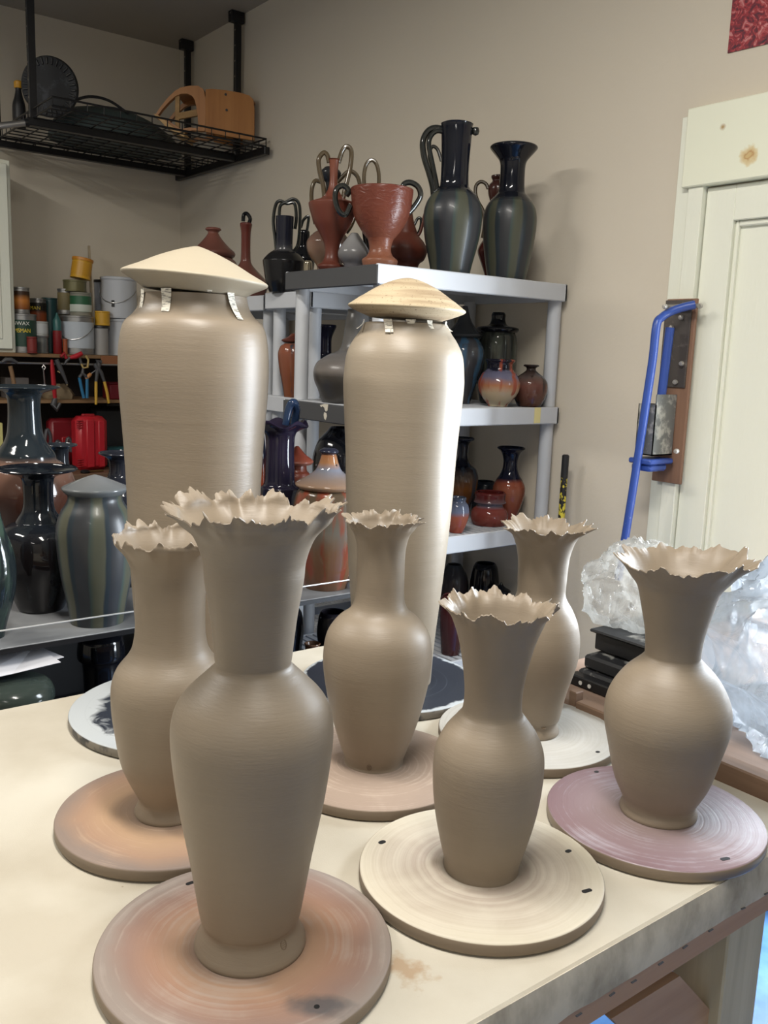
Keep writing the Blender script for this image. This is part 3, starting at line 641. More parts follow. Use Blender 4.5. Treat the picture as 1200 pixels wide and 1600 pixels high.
pot('tall_ewer', 'narrow brown ewer with looped handle behind the tallest pitcher', 'ewer', 694, 2.56, S18,
    [(240, 690, 699), (250, 687, 701), (290, 688, 700), (320, 684, 704), (350, 674, 714), (390, 678, 710), (410, 684, 704)], g('umber_glaze', [(0, G(70, 44, 36)), (1, G(96, 76, 62))], None, .4, .2), handles=[(HBLACK, [(690, 252), (684, 234), (676, 229), (671, 240), (674, 262), (682, 286)], .0065)])
pot('urn', 'dark maroon urn with hooked handle between the two tall striped vases', 'urn', 776, 2.385, S18,
    [(275, 766, 790), (278, 766, 790), (283, 768, 788), (290, 763, 793), (300, 762, 794), (312, 765, 791), (325, 770, 786), (345, 771, 785), (372, 758, 794), (385, 750, 800), (395, 748, 802), (408, 753, 798), (425, 762, 794), (433, 764, 792)], g('maroon_glaze', [(0, G(92, 38, 34)), (.5, G(84, 34, 30)), (.75, G(60, 34, 30))], None, .4, .2),
    handles=[(HOLIVE, [(763, 295), (759, 287), (751, 284), (744, 290), (743, 302), (747, 315), (755, 330), (757, 350), (754, 372)], .0065)])
# on the lower tops of the units behind
S178 = 1.7805
pot('looped_ewer', 'small black ewer with two tall thin loop handles, left of the top shelf', 'ewer', 444, 2.92, S178,
    [(339, 436, 464), (343, 435, 463), (388, 434, 460), (392, 430, 464), (398, 420, 470), (407, 412, 477), (411, 411, 477), (418, 412, 476), (440, 415, 472), (452, 419, 468)], g('satin_black_glaze', [(0, G(18, 18, 20)), (.52, G(22, 22, 24)), (.56, G(72, 72, 74)), (.62, G(40, 42, 50)), (.7, G(24, 26, 38))], None, .37, .2, amp=.02),
    handles=[(HBLACK, [(432, 396), (430, 375), (427, 345), (431, 320), (438, 314), (448, 318), (460, 318), (463, 340), (461, 358)], .006), (HBLACK, [(436, 342), (438, 322), (447, 316), (458, 311), (467, 318), (469, 340), (466, 380), (458, 394)], .006)])
pot('pointed_ewer', 'black ewer with a pointed handle behind the small looped ewer', 'ewer', 474, 2.985, S178,
    [(360, 458, 474), (364, 456, 475), (385, 456, 474), (395, 452, 480), (405, 448, 484), (425, 450, 482), (445, 455, 478)], BLACKG, handles=[(HBLACK, [(470, 356), (474, 344), (482, 338), (481, 352), (477, 375), (476, 392)], .0055)])
pot('glass_jar', 'tiny clear shiny jar beside the dark shelf band', 'jar', 481, 2.8, S178, [(408, 476, 487), (412, 474, 488), (425, 474, 488)], mat('pale_lustre', rgb(150, 140, 120), .1, .6, .5))
pot('lidded_jar', 'russet lidded jar showing above the left tall jar lid', 'jar', 333, 3.75, S178,
    [(402, 305, 361), (410, 297, 369), (430, 294, 372), (460, 300, 366)], g('dusty_maroon_glaze', [(0, G(96, 66, 62)), (1, G(120, 88, 80))], None, .3, .4),
    lid=(g('russet_lid_glaze', [(0, G(96, 60, 52)), (1, G(120, 76, 66))], None, .1, .35), [(402, 302, 364), (398, 299, 367), (393, 300, 366), (385, 309, 357), (375, 318, 348), (368, 323, 343), (363, 325, 341), (359, 320, 345), (356, 322, 343)]))
pot('handled_bottle', 'long-necked red-brown bottle with black-topped handle beside the jar lid', 'bottle', 384, 3.42, S178,
    [(349, 376, 394), (352, 374, 393), (365, 376, 391), (400, 376, 391), (412, 374, 393), (422, 366, 401), (434, 354, 413), (445, 348, 419), (458, 352, 415)], g('oxblood_glaze', [(0, G(100, 62, 54)), (.45, G(96, 60, 52)), (.7, G(92, 44, 38)), (1, G(86, 40, 34))], None, .32, .15), handles=[(BLACKG, [(388, 352), (391, 342), (386, 334), (381, 336), (380, 346)], .008)])
# second shelf
S2 = 1.4115
MAR = lambda n, h, b, **k: g(n, b, k.pop('drip', None), h, k.pop('rough', .1), **k)
pot('ornate_lidded_jar', 'slate-blue ribbed lidded jar beside the right tall jar', 'jar', 722, 2.38, S2,
    [(527, 701, 743), (533, 696, 748), (545, 690, 755), (560, 689, 756), (580, 692, 752), (600, 698, 744), (620, 704, 739), (634, 706, 737)], g('slate_blue_glaze', [(0, G(54, 54, 58)), (1, G(66, 66, 70))], G(62, 92, 118), .25, .16, 20),
    lid=(g('dark_ribbed_lid', [(0, G(44, 46, 48)), (1, G(60, 60, 62))], None, .1, .2), [(527, 695, 748), (523, 693, 751), (518, 696, 746), (508, 706, 736), (498, 711, 731), (488, 715, 728), (478, 717, 725)]))
pot('black_lidded_jar', 'large black lidded jar at the back of the middle shelf', 'jar', 775, 2.36, S2,
    [(519, 749, 803), (528, 746, 806), (545, 744, 808), (575, 744, 808), (600, 748, 804), (625, 753, 799)], g('green_black_glaze', [(0, G(34, 34, 34)), (1, G(46, 48, 44))], G(66, 70, 62), .25, .08),
    lid=(BLACKG, [(519, 745, 806), (514, 742, 808), (511, 746, 804), (508, 760, 790), (500, 764, 786), (492, 764, 786), (488, 766, 784)]))
pot('round_pot', 'round orange and cream pot with black collar on the middle shelf', 'pot', 780, 2.22, S2,
    [(562, 758, 804), (564, 757, 803), (568, 760, 800), (575, 760, 800), (580, 758, 803), (584, 753, 807), (593, 748, 811), (601, 747, 813), (612, 749, 811), (623, 756, 804), (631, 762, 796), (634, 761, 796)],
    g('orange_cream_glaze', [(0, G(150, 140, 118)), (.28, G(158, 140, 114)), (.45, G(150, 100, 70)), (.62, G(92, 90, 110)), (.74, G(84, 84, 104)), (.78, G(18, 18, 30))], G(132, 62, 44), .165, .07, 22, amp=.22))
pot('brown_bottle', 'small brown bottle with flat collar at the right end of the middle shelf', 'bottle', 829, 2.2, S2,
    [(570.5, 816, 840), (572, 816, 840), (575, 820, 835), (579, 820, 836), (584, 815, 843), (590, 808, 851), (598, 803, 856), (610, 803, 857), (622, 806, 854), (632, 811, 850)], g('brown_black_glaze', [(0, G(70, 44, 34)), (.5, G(96, 62, 54)), (.7, G(78, 66, 62)), (.85, G(42, 34, 32))], G(40, 32, 30), .145, .12))
pot('gourd_bottle', 'big grey bottle with long straight neck on the middle shelf', 'bottle', 557, 2.44, S2,
    [(484, 541, 573), (490, 541, 573), (500, 539, 576), (530, 536, 579), (547, 530, 584), (554, 516, 598), (560, 506, 608), (568, 496, 618), (580, 491, 623), (595, 492, 622), (612, 499, 615), (628, 512, 602)], g('pewter_glaze', [(0, G(52, 50, 48)), (.28, G(60, 56, 52)), (.34, G(104, 98, 94)), (.6, G(86, 84, 82))], None, .42, .3, amp=.05))
pot('navy_bottle', 'navy bottle with funnel neck behind the big grey bottle', 'bottle', 508, 2.84, S2,
    [(508, 491, 524), (511, 491, 524), (518, 494, 521), (528, 497, 517), (540, 497, 516), (556, 496, 518), (562, 488, 527), (572, 482, 533), (590, 480, 535), (610, 484, 531), (622, 490, 525)], g('navy_and_tan_glaze', [(0, G(96, 78, 60)), (.3, G(100, 80, 66)), (.5, G(70, 76, 90)), (.6, G(24, 24, 40))], None, .28, .08))
S2B = 1.4055
pot('rust_lidded_jar', 'rust and blue lidded jar seen between the shelf posts', 'jar', 458, 2.86, S2B,
    [(538, 442, 474), (541, 438, 478), (548, 435, 481), (557, 434, 482), (580, 437, 479), (600, 441, 475), (612, 443, 473)], g('rust_blue_glaze', [(0, G(112, 66, 42)), (1, G(124, 74, 56))], G(52, 58, 66), .2, .15, 16),
    lid=(TERRA, [(535, 442, 474), (532, 439, 477), (529, 444, 472), (526, 450, 466), (521, 455, 461)]))
# third shelf
S3 = .9935
pot('red_vase', 'red vase with navy trumpet neck on the third shelf', 'vase', 796, 2.3, S3,
    [(699, 775, 818), (701, 775, 818), (706, 781, 812), (713, 783, 808), (722, 784, 806), (733, 783, 807), (742, 779, 810), (748, 774, 813), (752, 772, 815), (757, 770, 818), (764, 768.5, 819.5), (775, 770, 819), (790, 774, 815), (805, 779, 810), (818, 782, 807)], g('red_navy_glaze', [(0, G(114, 50, 38)), (.35, G(128, 76, 56)), (.52, G(124, 66, 48)), (.58, G(20, 22, 38))], None, .225, .08, amp=.06))
pot('red_lidded_bowl', 'squat red bowl with wide collar, in front of the red vase', 'bowl', 765, 2.26, S3,
    [(769, 741, 788), (771, 740, 789), (780, 740, 788), (784, 738, 789), (787, 743, 784), (791, 742, 785), (795, 738, 790), (802, 735, 793), (811, 735, 793), (820, 741, 788), (824, 744, 784)], g('crimson_glaze', [(0, G(100, 46, 38)), (.5, G(108, 52, 46)), (.62, G(92, 92, 104)), (.72, G(84, 60, 62)), (.85, G(78, 28, 26))], None, .12, .08, amp=.1))
pot('small_jar', 'small blue-shouldered red jar at the left front of the third shelf', 'jar', 714, 2.20, S3,
    [(777, 700, 728), (779, 700, 728), (783, 701, 727), (788, 697, 731), (796, 694.5, 733), (806, 695, 733), (818, 698, 730), (829, 702, 725)], g('blue_red_glaze', [(0, G(120, 56, 42)), (.45, G(128, 70, 52)), (.6, G(84, 90, 108)), (1, G(46, 50, 60))], None, .105, .1, amp=.2))
pot('narrow_bottle', 'dark bottle with orange belly behind the small blue-shouldered jar', 'bottle', 722, 2.44, S3,
    [(684, 706, 740), (687, 706, 739), (692, 712, 731), (702, 714, 729), (716, 714, 730), (726, 708, 736), (733, 699, 744), (748, 695, 748), (765, 697, 746), (785, 704, 738), (805, 709, 733)], g('orange_black_glaze', [(0, G(56, 40, 30)), (.35, G(128, 80, 42)), (.52, G(86, 70, 60)), (.62, G(24, 26, 38))], G(66, 74, 84), .24, .08))
pot('dark_crock', 'dark covered crock at the back of the third shelf', 'crock', 757, 2.45, S3, [(752, 742, 772), (757, 738, 776), (775, 736, 778), (800, 740, 774)], g('blue_dark_glaze', [(0, G(36, 40, 46)), (1, G(46, 52, 60))], None, .15, .15))
# bottom shelf
S4 = .5605
pot('shadowed_round_pot', 'dark round pot on the lowest visible shelf under the red pots', 'pot', 708, 2.5, S4, [(882, 697, 720), (888, 694, 723), (900, 687, 730), (920, 684, 733), (945, 690, 727), (965, 697, 720)], g('dim_glaze', [(0, G(70, 40, 36)), (1, G(56, 58, 60))], None, .2, .15))
pot('oxblood_crock', 'straight-sided dark red crock standing low behind the table', 'crock', 706, 2.22, S4, [(930, 690, 722), (940, 686, 726), (970, 687, 725), (1005, 690, 722), (1020, 692, 720)], g('dark_oxblood_glaze', [(0, G(54, 30, 30)), (1, G(74, 36, 36))], None, .25, .1))
pot('black_lid_pot', 'black pot with peaked lid in the dark lower shelf', 'pot', 781, 2.3, S4, [(925, 769, 793), (935, 764, 798), (955, 762, 800), (985, 770, 792)], BLACKG, lid=(BLACKG, [(925, 767, 795), (922, 766, 796), (916, 776, 786), (910, 780, 782)]))

pot('big_shade_pot', 'large black round pot added to deepen the shade behind the dome-lidded jar', 'pot', 534, 2.47, S3, [(668, 514, 554), (674, 510, 558), (690, 496, 572), (720, 488, 580), (760, 492, 576), (800, 504, 564)], BLACKG)  # this pot and the next three are added to darken the shelf interiors
pot('wide_shade_jar', 'wide dark jar added to darken the shade under the wire shelf, right part', 'jar', 446, 2.36, .4525, [(952, 424, 468), (960, 420, 472), (985, 417, 475), (1020, 420, 472)], BLACKG)
pot('squat_shade_jar', 'squat dark jar added to darken the space under the right end of the wire shelf', 'jar', 520, 2.25, .4525, [(956, 500, 540), (965, 497, 543), (990, 495, 545), (1020, 499, 541)], g('nearly_black_glaze', [(0, G(22, 18, 20)), (1, G(30, 28, 34))], None, .3, .2))
pot('low_shade_crock', 'broad black crock added to darken the back of the lowest visible shelf', 'crock', 757, 2.40, S4, [(880, 736, 768), (890, 732, 772), (920, 729, 775), (960, 733, 771)], BLACKG)
# ---------------------------------------------------------------- wire shelf behind the table, left
WS = thing('wire_shelf', 'long dark wire shelf with front rail behind the table, left', 'shelf', (0, 0, 0))
GREYSH = mat('grey_shelf_liner', rgb(120, 122, 124), .35); t = NT(GREYSH); t.col(t.ramp(t.noise(t.map(), 5, 4), [(.3, rgb(84, 86, 90)), (.7, rgb(132, 134, 136))]))
RAIL = mat('pale_rail', rgb(190, 190, 188), .35, .4)
SX0, SX1, SY0, SY1, SZ = -.35, 1.585, 2.10, 2.80, .874
MB().box(SX0, SY0, SZ-.006, SX1, SY1, SZ, .002).build('deck', GREYSH, WS, False)
MB().box(SX0, SY0-.004, SZ-.014, SX1, SY0, SZ-.002).box(SX0, SY1, SZ-.03, SX1, SY1+.006, SZ+.03).build('edge_bar', BLACK, WS, False)
MB().cyl((SX0, SY0, SZ+.044), (SX1, SY0, SZ+.040), .0022, 8).build('front_rail', RAIL, WS)
for x in (SX0+.01, SX1-.01):
    for y in (SY0, SY1): MB().cyl((x, y, 0), (x, y, SZ+.045), .012, 10).build('post', BLACK, WS)
MB().box(SX0, SY0-.13, .44, SX1, SY1, .452).build('lower_deck', BLACKP, WS, False)
MB().box(SX0, SY1+.01, .02, SX1, SY1+.02, SZ-.03).build('back_sheet', BLACKP, WS, False)
S5 = SZ+.0005
GB = g('blue_black_glaze', [(0, G(16, 15, 17)), (.45, G(22, 19, 20)), (.62, G(24, 28, 34)), (1, G(16, 19, 25))], G(30, 34, 38), .42, .07)
pot('disc_rim_bottle', 'glossy black bottle with flat disc rim, front left on the wire shelf', 'bottle', 61, 2.38, S5,
    [(731, 2, 120), (733, 1, 120.5), (736, 8, 114), (741, 25, 96), (747, 36, 86), (765, 38, 83), (785, 38, 83), (797, 36, 86), (806, 31, 92), (812, 28, 95), (815, 26, 97), (819, 16, 106), (827, 5, 116), (840, -1, 123), (865, -2, 124), (890, 3, 119), (920, 15, 107), (945, 25, 97), (960, 33, 90)], GB, lip=.003)
pot('flat_lidded_jar', 'tall green-striped jar with wide shallow lid on the wire shelf', 'jar', 150, 2.2, S5,
    [(771, 108, 192), (778, 109, 191), (786, 106, 194), (800, 98, 203), (815, 93, 208), (832, 91, 210), (860, 92, 208), (900, 97, 203), (940, 105, 195), (975, 112, 188)], m_stripe('striped_olive_glaze', .4, 6, 1.5, .2),
    lid=(g('pewter_lid_glaze', [(0, G(84, 88, 90)), (1, G(108, 110, 112))], None, .1, .18), [(771, 106, 194), (766, 102, 199), (762, 100, 200), (759, 104, 197), (752, 120, 181), (746, 134, 166), (743, 143, 157), (741.5, 148, 152)]))
pot('brown_shouldered_bottle', 'largest brown bottle with tall dark neck and flat rim, at the left', 'bottle', 40, 2.6, S5,
    [(603, -14, 94), (605, -14, 94.5), (609, -2, 82), (614, 10, 68), (625, 15, 64), (650, 15, 64), (675, 13, 66), (690, 8, 71), (700, 2, 78), (708, -4, 83), (714, -5, 85), (717, -5, 86), (722, -12, 92), (732, -24, 104), (750, -32, 112), (772, -34, 114), (805, -20, 100), (850, 0, 80), (900, 8, 72)],
    g('brown_dark_neck_glaze', [(0, G(50, 30, 24)), (.5, G(76, 48, 38)), (.63, G(108, 84, 72)), (.665, G(30, 36, 40)), (1, G(30, 36, 40))], None, .70, .09, amp=.02), lip=.003)
pot('saucer_rim_bottle', 'dark bottle with pale saucer rim between the big bottle and the red case', 'bottle', 95, 2.73, S5,
    [(694, 69, 120), (696, 69, 120), (699, 78, 112), (704, 82, 108), (725, 82, 108), (745, 76, 114), (765, 66, 124), (800, 62, 128), (850, 72, 118)], g('cool_black_glaze', [(0, G(30, 32, 36)), (1, G(40, 44, 50))], None, .4, .1), lip=.003)
pot('collared_bottle', 'dark bottle with pale rim behind the flat-lidded jar', 'bottle', 190, 2.52, S5,
    [(707, 156, 224), (709, 156, 224), (713, 164, 216), (720, 171, 209), (738, 171, 209), (747, 166, 214), (758, 152, 228), (780, 142, 238), (830, 146, 234), (890, 160, 220)], g('cold_grey_black_glaze', [(0, G(28, 30, 34)), (1, G(36, 38, 46))], None, .4, .1), lip=.003)
pot('green_crackle_jar', 'green glazed jar cut by the left edge of the picture', 'jar', -18, 2.20, S5,
    [(762, -36, 0), (766, -34, 2), (790, -34, 1), (830, -44, 8), (860, -54, 18), (895, -58, 22), (930, -54, 18), (965, -44, 8), (985, -38, 3)], g('green_glaze', [(0, G(40, 52, 48)), (1, G(54, 70, 60))], G(28, 34, 36), .4, .08))
pot('scalloped_pitcher', 'dark blue-black pitcher with scalloped rim and arched handle', 'pitcher', 437, 2.4, S5,
    [(661, 395, 481), (664, 397, 479), (670, 407, 468), (678, 413, 461), (700, 415, 459), (725, 413, 459), (748, 411, 458), (757, 409, 460), (761, 404, 464), (766, 404, 464), (785, 408, 462), (830, 410, 460), (900, 412, 460)], g('midnight_purple_glaze', [(0, G(26, 24, 34)), (.6, G(28, 26, 40)), (1, G(36, 30, 48))], None, .42, .06),
    handles=[(g('blue_handle_glaze', [(0, G(36, 52, 78)), (1, G(36, 52, 78))], None, .4, .06), [(446, 664), (449, 648), (453, 634), (459, 629), (462, 640, .02), (458, 662, .04), (452, 690, .05), (450, 715, .045)], [.011, .012, .013, .013, .012, .011, .010])])
for ob in list(bpy.data.objects):   # scallop the pitcher's rim
    if ob.parent and ob.parent.name.startswith('scalloped_pitcher') and ob.name.startswith('body'):
        zt = max(v.co.z for v in ob.data.vertices)
        for v in ob.data.vertices:
            q = max(0, (v.co.z-(zt-.045))/.045)
            if q > 0: a = math.atan2(v.co.y, v.co.x); v.co.z += .010*q*q*math.cos(5*a+.6); k = 1+.03*q*q*math.cos(5*a+.6+math.pi); v.co.x *= k; v.co.y *= k
for ob in bpy.data.objects:
    if ob.parent and ob.parent.name.startswith('scalloped_pitcher') and ob.name.startswith('handle'):
        me = ob.data
IRON = g('iron_orange_glaze', [(0, G(80, 62, 50)), (.12, G(100, 68, 48)), (.35, G(104, 76, 54)), (.6, G(92, 86, 76)), (.9, G(76, 64, 50))], G(116, 58, 42), .42, .16, 9, amp=.35)
pot('domed_lidded_jar', 'large rust-streaked jar with knobbed dome lid between the tall jars', 'jar', 511, 2.2, S5,
    [(762, 468, 554), (770, 462, 560), (785, 458, 564), (810, 456, 566), (840, 459, 563), (870, 466, 556), (900, 474, 548), (924, 480, 542)], IRON,
    lid=(g('lustre_dome_glaze', [(0, G(130, 100, 72)), (.28, G(118, 104, 96)), (.5, G(104, 108, 120)), (.66, G(138, 98, 66)), (.84, G(130, 86, 58)), (.88, G(34, 36, 50))], None, .17, .07, amp=.2), [(762, 463, 559), (757, 459, 563), (752, 463, 559), (744, 478, 544), (735, 490, 532), (724, 495, 526), (713, 498, 523), (709, 499, 522), (706, 496, 526), (703, 497, 525), (700, 502, 519)]))
lj = [o for o in bpy.data.objects if o.name.startswith('domed_lidded_jar')][-1]
for px, py in ((495, 726), (526, 726)):
    q = pxp(lj.location, px, py)+Vector((-Fv.x, -Fv.y, 0))*.02; MB().lathe([(.001, -.004), (.0035, 0), (.001, .004)], 12, q).build('vent_hole', BLACKP, lj)
pot('cone_lidded_jar', 'terracotta cone-lidded jar half hidden behind the scalloped pitcher', 'jar', 463, 2.46, S5,
    [(726, 448, 478), (735, 447, 479), (745, 442, 484), (790, 444, 482), (850, 448, 478)], TERRA2, lid=(g('dusty_cone_lid', [(0, G(120, 84, 72)), (.4, G(136, 66, 48)), (1, G(130, 60, 44))], None, .08, .3), [(725, 440, 486), (721, 437, 489), (717, 440, 486), (710, 450, 477), (702, 457, 470), (697, 461, 466)]))
pot('orange_bottle', 'orange-red bottle glimpsed left of the scalloped pitcher', 'bottle', 404, 2.54, S5, [(680, 396, 412), (700, 394, 415), (740, 390, 418), (800, 392, 416), (860, 394, 414)], g('bright_rust_glaze', [(0, G(120, 52, 30)), (.75, G(140, 62, 36)), (.85, G(40, 46, 66))], None, .35, .15))
# under the wire shelf: dark pots and papers
pot('green_belly_pot', 'dark green pot under the wire shelf with papers on top', 'pot', 20, 2.07, .4525, [(1066, -34, 68), (1074, -42, 76), (1090, -45, 80), (1120, -40, 76)], g('deep_green_glaze', [(0, G(28, 32, 32)), (1, G(48, 56, 52))], None, .3, .15), solid=True)
pot('ribbed_black_pot', 'ribbed black pot in the dark under the wire shelf', 'pot', 158, 2.3, .4525, [(990, 132, 190), (1000, 128, 196), (1025, 126, 198), (1045, 134, 190)], BLACKG)
pot('low_black_bowl', 'small dark bowl in the dark under the wire shelf', 'bowl', 238, 2.3, .4525, [(1010, 215, 262), (1035, 218, 258)], BLACKG)
pot('small_brown_bowl', 'small brown bowl showing right of the front vase neck', 'bowl', 488, 2.2, .4525, [(1006, 474, 500), (1016, 476, 498)], g('muddy_glaze', [(0, G(80, 54, 40)), (1, G(84, 60, 44))], None, .1, .2))
PP = mat('printed_paper', rgb(205, 206, 212), .6); t = NT(PP)
pa = thing('paper_stack', 'loose printed sheets lying on a pot under the wire shelf', 'papers', (0, 0, 0))
for i, dz in enumerate((0, .004)):
    zz = .816+dz; A_ = [at(100-5*i, 1027+8*i, 2, zz+.012), at(55, 1008, 2, zz+.012), at(-60, 1000, 2, zz), at(-50, 1068, 2, zz), at(20, 1050+3*i, 2, zz)]
    MB().add([(*p.xy, p.z+e) for e in (0, .0012) for p in A_], [(4, 3, 2, 1, 0), (5, 6, 7, 8, 9)]+[(k, (k+1) % 5, 5+(k+1) % 5, 5+k) for k in range(5)]).build('sheet', PP, pa, False)
INK = mat('photo_print', rgb(60, 62, 66), .6)
for px, py in ((40, 1028), (53, 1034), (62, 1023), (75, 1029)):
    A_ = [at(px+dx, py+dy, 2, .8255) for dx, dy in ((-9, 0), (1, -4), (9, 1), (-1, 4))]
    MB().add([(*p.xy, p.z+e) for e in (-.004, .0005) for p in A_], [(3, 2, 1, 0), (4, 5, 6, 7)]+[(k, (k+1) % 4, 4+(k+1) % 4, 4+k) for k in range(4)]).build('printed_picture', INK, pa, False)

# ---------------------------------------------------------------- hanging ceiling rack and its load
RZ = 2.585
pFL = at(48, 190, 2, RZ); pFR = (2.41, 4.20); RX0, RX1, RY0, RY1 = 1.36, 2.42, 4.20, 5.20
rk = thing('ceiling_rack', 'black wire storage rack hung from the ceiling in the corner', 'rack', (0, 0, 0))
mb = MB()
for k in range(15): y = RY0+(RY1-RY0)*k/14; mb.cyl((RX0, y, RZ), (RX1, y, RZ), .003, 6)
for k in range(13): x = RX0+(RX1-RX0)*k/12; mb.cyl((x, RY0, RZ-.004), (x, RY1, RZ-.004), .003, 6)
mb.build('wire_deck', BLACK, rk)
mb = MB()
for x0, y0, x1, y1 in ((RX0, RY0, RX1, RY0), (RX0, RY1, RX1, RY1), (RX0, RY0, RX0, RY1), (RX1, RY0, RX1, RY1)):
    for z in (RZ+.035, RZ-.003): mb.cyl((x0, y0, z), (x1, y1, z), .0045, 8)
    n = 14
    for k in range(n+1): mb.cyl((x0+(x1-x0)*k/n, y0+(y1-y0)*k/n, RZ), (x0+(x1-x0)*k/n, y0+(y1-y0)*k/n, RZ+.035), .0025, 6)
mb.build('rim_wires', BLACK, rk)
for y in (4.49, 5.085): MB().box(RX0-.03, y-.02, RZ-.038, 2.43, y+.02, RZ-.006, .003).build('support_bar', BLACK, rk, False)
MB().box(2.395, RY0-.03, RZ-.045, 2.425, RY1+.02, RZ-.008, .003).build('end_bar', BLACK, rk, False)
POSTM = mat('punched_black_post', rgb(34, 34, 36), .4, .3); t = NT(POSTM); sv_ = t.sep(t.map())
zf = t.math('SUBTRACT', t.math('FRACT', t.math('MULTIPLY', sv_[2], 13.3)), .5); zf = t.math('DIVIDE', zf, 13.3)
def near_axis(v0): return t.math('ABSOLUTE', v0)
yf = t.math('MINIMUM', near_axis(t.math('SUBTRACT', sv_[1], 4.49)), near_axis(t.math('SUBTRACT', sv_[1], 5.085)))
dd_ = t.math('SQRT', t.math('ADD', t.math('MULTIPLY', zf, zf), t.math('MULTIPLY', yf, yf)))
t.col(t.ramp(t.math('MULTIPLY', dd_, 100), [(.40, rgb(150, 140, 130)), (.48, rgb(34, 34, 36))]))
posts = [(2.412, 4.493), (2.412, 5.085)]
pz = at(48, 60, 1, 4.49); posts += [(pz.x, 4.49), (pz.x, 5.085)]
for x, y in posts:
    mb = MB().box(x-.017, y-.012, RZ-.03, x+.017, y+.012, CZ-.006, .002).box(x-.045, y-.02, CZ-.055, x+.03, y+.02, CZ-.001, .003)
    mb.build('post', POSTM, rk, False)
RT = RZ+.004
q = at(78, 142, 1, 4.66)
dk = thing('round_grill_pan', 'black round ridged disc standing upright on the ceiling rack', 'pan', (q.x, 4.66, at(78, 136, 1, 4.66).z))
Mt = Matrix.Rotation(math.atan2(Fv.y, Fv.x), 4, 'Z') @ Matrix.Rotation(R(80), 4, 'Y')
mb = MB().lathe([(.02, -.012), (.131, -.010), (.136, -.002), (.136, .008), (.131, .012), (.10, .010), (.095, .004), (.001, .004)], 64, M=Mt); mb.build('disc', m_dusty('dusty_black', rgb(26, 28, 32), rgb(58, 60, 66), .55, 20), dk)
rb = MB()
for k in range(30): a = 2*math.pi*k/30; rb.box(.098, -.005, -.016, .128, .005, -.009, .002, M=Mt @ Matrix.Rotation(a, 4, 'Z'))
rb.build('rim_ribs', BLACKP, dk)
BYc = 4.84
lo = at(182, 175, 1, BYc); htop = at(160, 159, 1, BYc-.1).z-RT
wk = thing('big_basin', 'large dark green oval basin lying upside down on the ceiling rack', 'basin', (lo.x, BYc, RT))
Mb = Matrix.Scale(1.35, 4, (1, 0, 0)) @ Matrix.Scale(.80, 4, (0, 1, 0))
mb = MB().lathe([(.255, 0), (.262, .004), (.26, .014), (.252, htop*.35), (.225, htop*.62), (.17, htop*.84), (.09, htop*.97), (.001, htop)], 64, M=Mb)
for v in mb.v: v.z = max(0, v.z*(1-.35*max(0, v.x)/.35))
mb.build('shell', mat('green_grey_plastic', rgb(60, 72, 72), .45), wk)
MB().tube(spline([(x-.30, -.16, htop*.75+.05*math.sin(math.pi*x/.3)) for x in (0, .1, .2, .3)], 5), .007, 8).build('carry_handle', BLACKP, wk)
ch = thing('booster_chair', 'orange plywood child chair lying on its side on the ceiling rack', 'chair', (at(316, 215, 1, 4.38).x, 4.38, RT+.005))
ORANGE = m_wood('orange_varnished_plywood', rgb(182, 126, 70), rgb(160, 104, 54), 2, 4, .4)
fw = Vector((Fv.x, Fv.y, 0)).normalized(); rdv = Vector((rd.x, rd.y, 0))
def slab(px, d0, d1, name, m, hole=None, bend=0):
    L = [px] + ([hole] if hole else []); vs = []; n = len(px)
    for d in (d0, d1):
        for P_ in L:
            for x, y in P_: q_ = pxp(ch.location, x, y); vs.append(q_+fw*(d+bend*abs(x-318)/80))
    if hole:
        fs = []
        for k in range(n):
            j = (k+1) % n; fs += [(k, j, n+j, n+k), (2*n+j, 2*n+k, 3*n+k, 3*n+j), (j, k, 2*n+k, 2*n+j), (n+k, n+j, 3*n+j, 3*n+k)]
    else: fs = [tuple(range(n)), tuple(range(n, 2*n))[::-1]]+[((k+1) % n, k, n+k, n+(k+1) % n) for k in range(n)]
    return obj(name, vs, fs, m, ch, True, None, 35)
def z_(L): return [(x/2.667, y/2.667) for x, y in L]
AO = z_([(632, 474), (655, 440), (690, 400), (722, 372), (750, 358), (790, 353), (825, 356), (848, 372), (856, 410), (856, 470), (854, 545), (835, 545), (800, 540), (745, 552), (700, 520), (655, 490)])
AI = z_([(648, 470), (668, 445), (698, 415), (726, 393), (750, 385), (778, 386), (798, 396), (810, 415), (816, 440), (822, 480), (826, 530), (812, 532), (790, 528), (748, 532), (706, 504), (662, 480)])
slab(AO, 0, .03, 'arched_side', ORANGE, AI, .05); slab(AO, .20, .225, 'arched_side', ORANGE, AI, .05)
PO_ = z_([(856, 372), (880, 368), (940, 372), (1000, 380), (1035, 390), (1050, 405), (1055, 450), (1054, 578), (960, 566), (856, 548)])
slab(PO_, .0, .02, 'seat_panel', ORANGE, None, .04); slab(PO_, .215, .235, 'back_panel', ORANGE, None, .04)
def strip(px, d0, d1, th, name, m, bend):
    vs = []; fs = []
    for x, y in px:
        q_ = pxp(ch.location, x, y)
        for d in (d0, d1):
            for e in (0, -th): vs.append(q_+fw*(d+bend*abs(x-318)/80)+Vector((0, 0, e)))
    n = len(px)
    for k in range(n-1):
        a = k*4; fs += [(a, a+4, a+6, a+2), (a+1, a+3, a+7, a+5), (a, a+1, a+5, a+4), (a+2, a+6, a+7, a+3)]
    fs += [(0, 2, 3, 1), (n*4-4, n*4-3, n*4-1, n*4-2)]
    return obj(name, vs, fs, m, ch, True, None, 35)
strip(AO[3:9], .03, .20, .008, 'curved_top', ORANGE, .05); strip(PO_[:6], .02, .215, .008, 'side_wall', ORANGE, .04)
IW = m_wood('inner_wood', rgb(176, 142, 94), rgb(150, 116, 72), 0, 6)
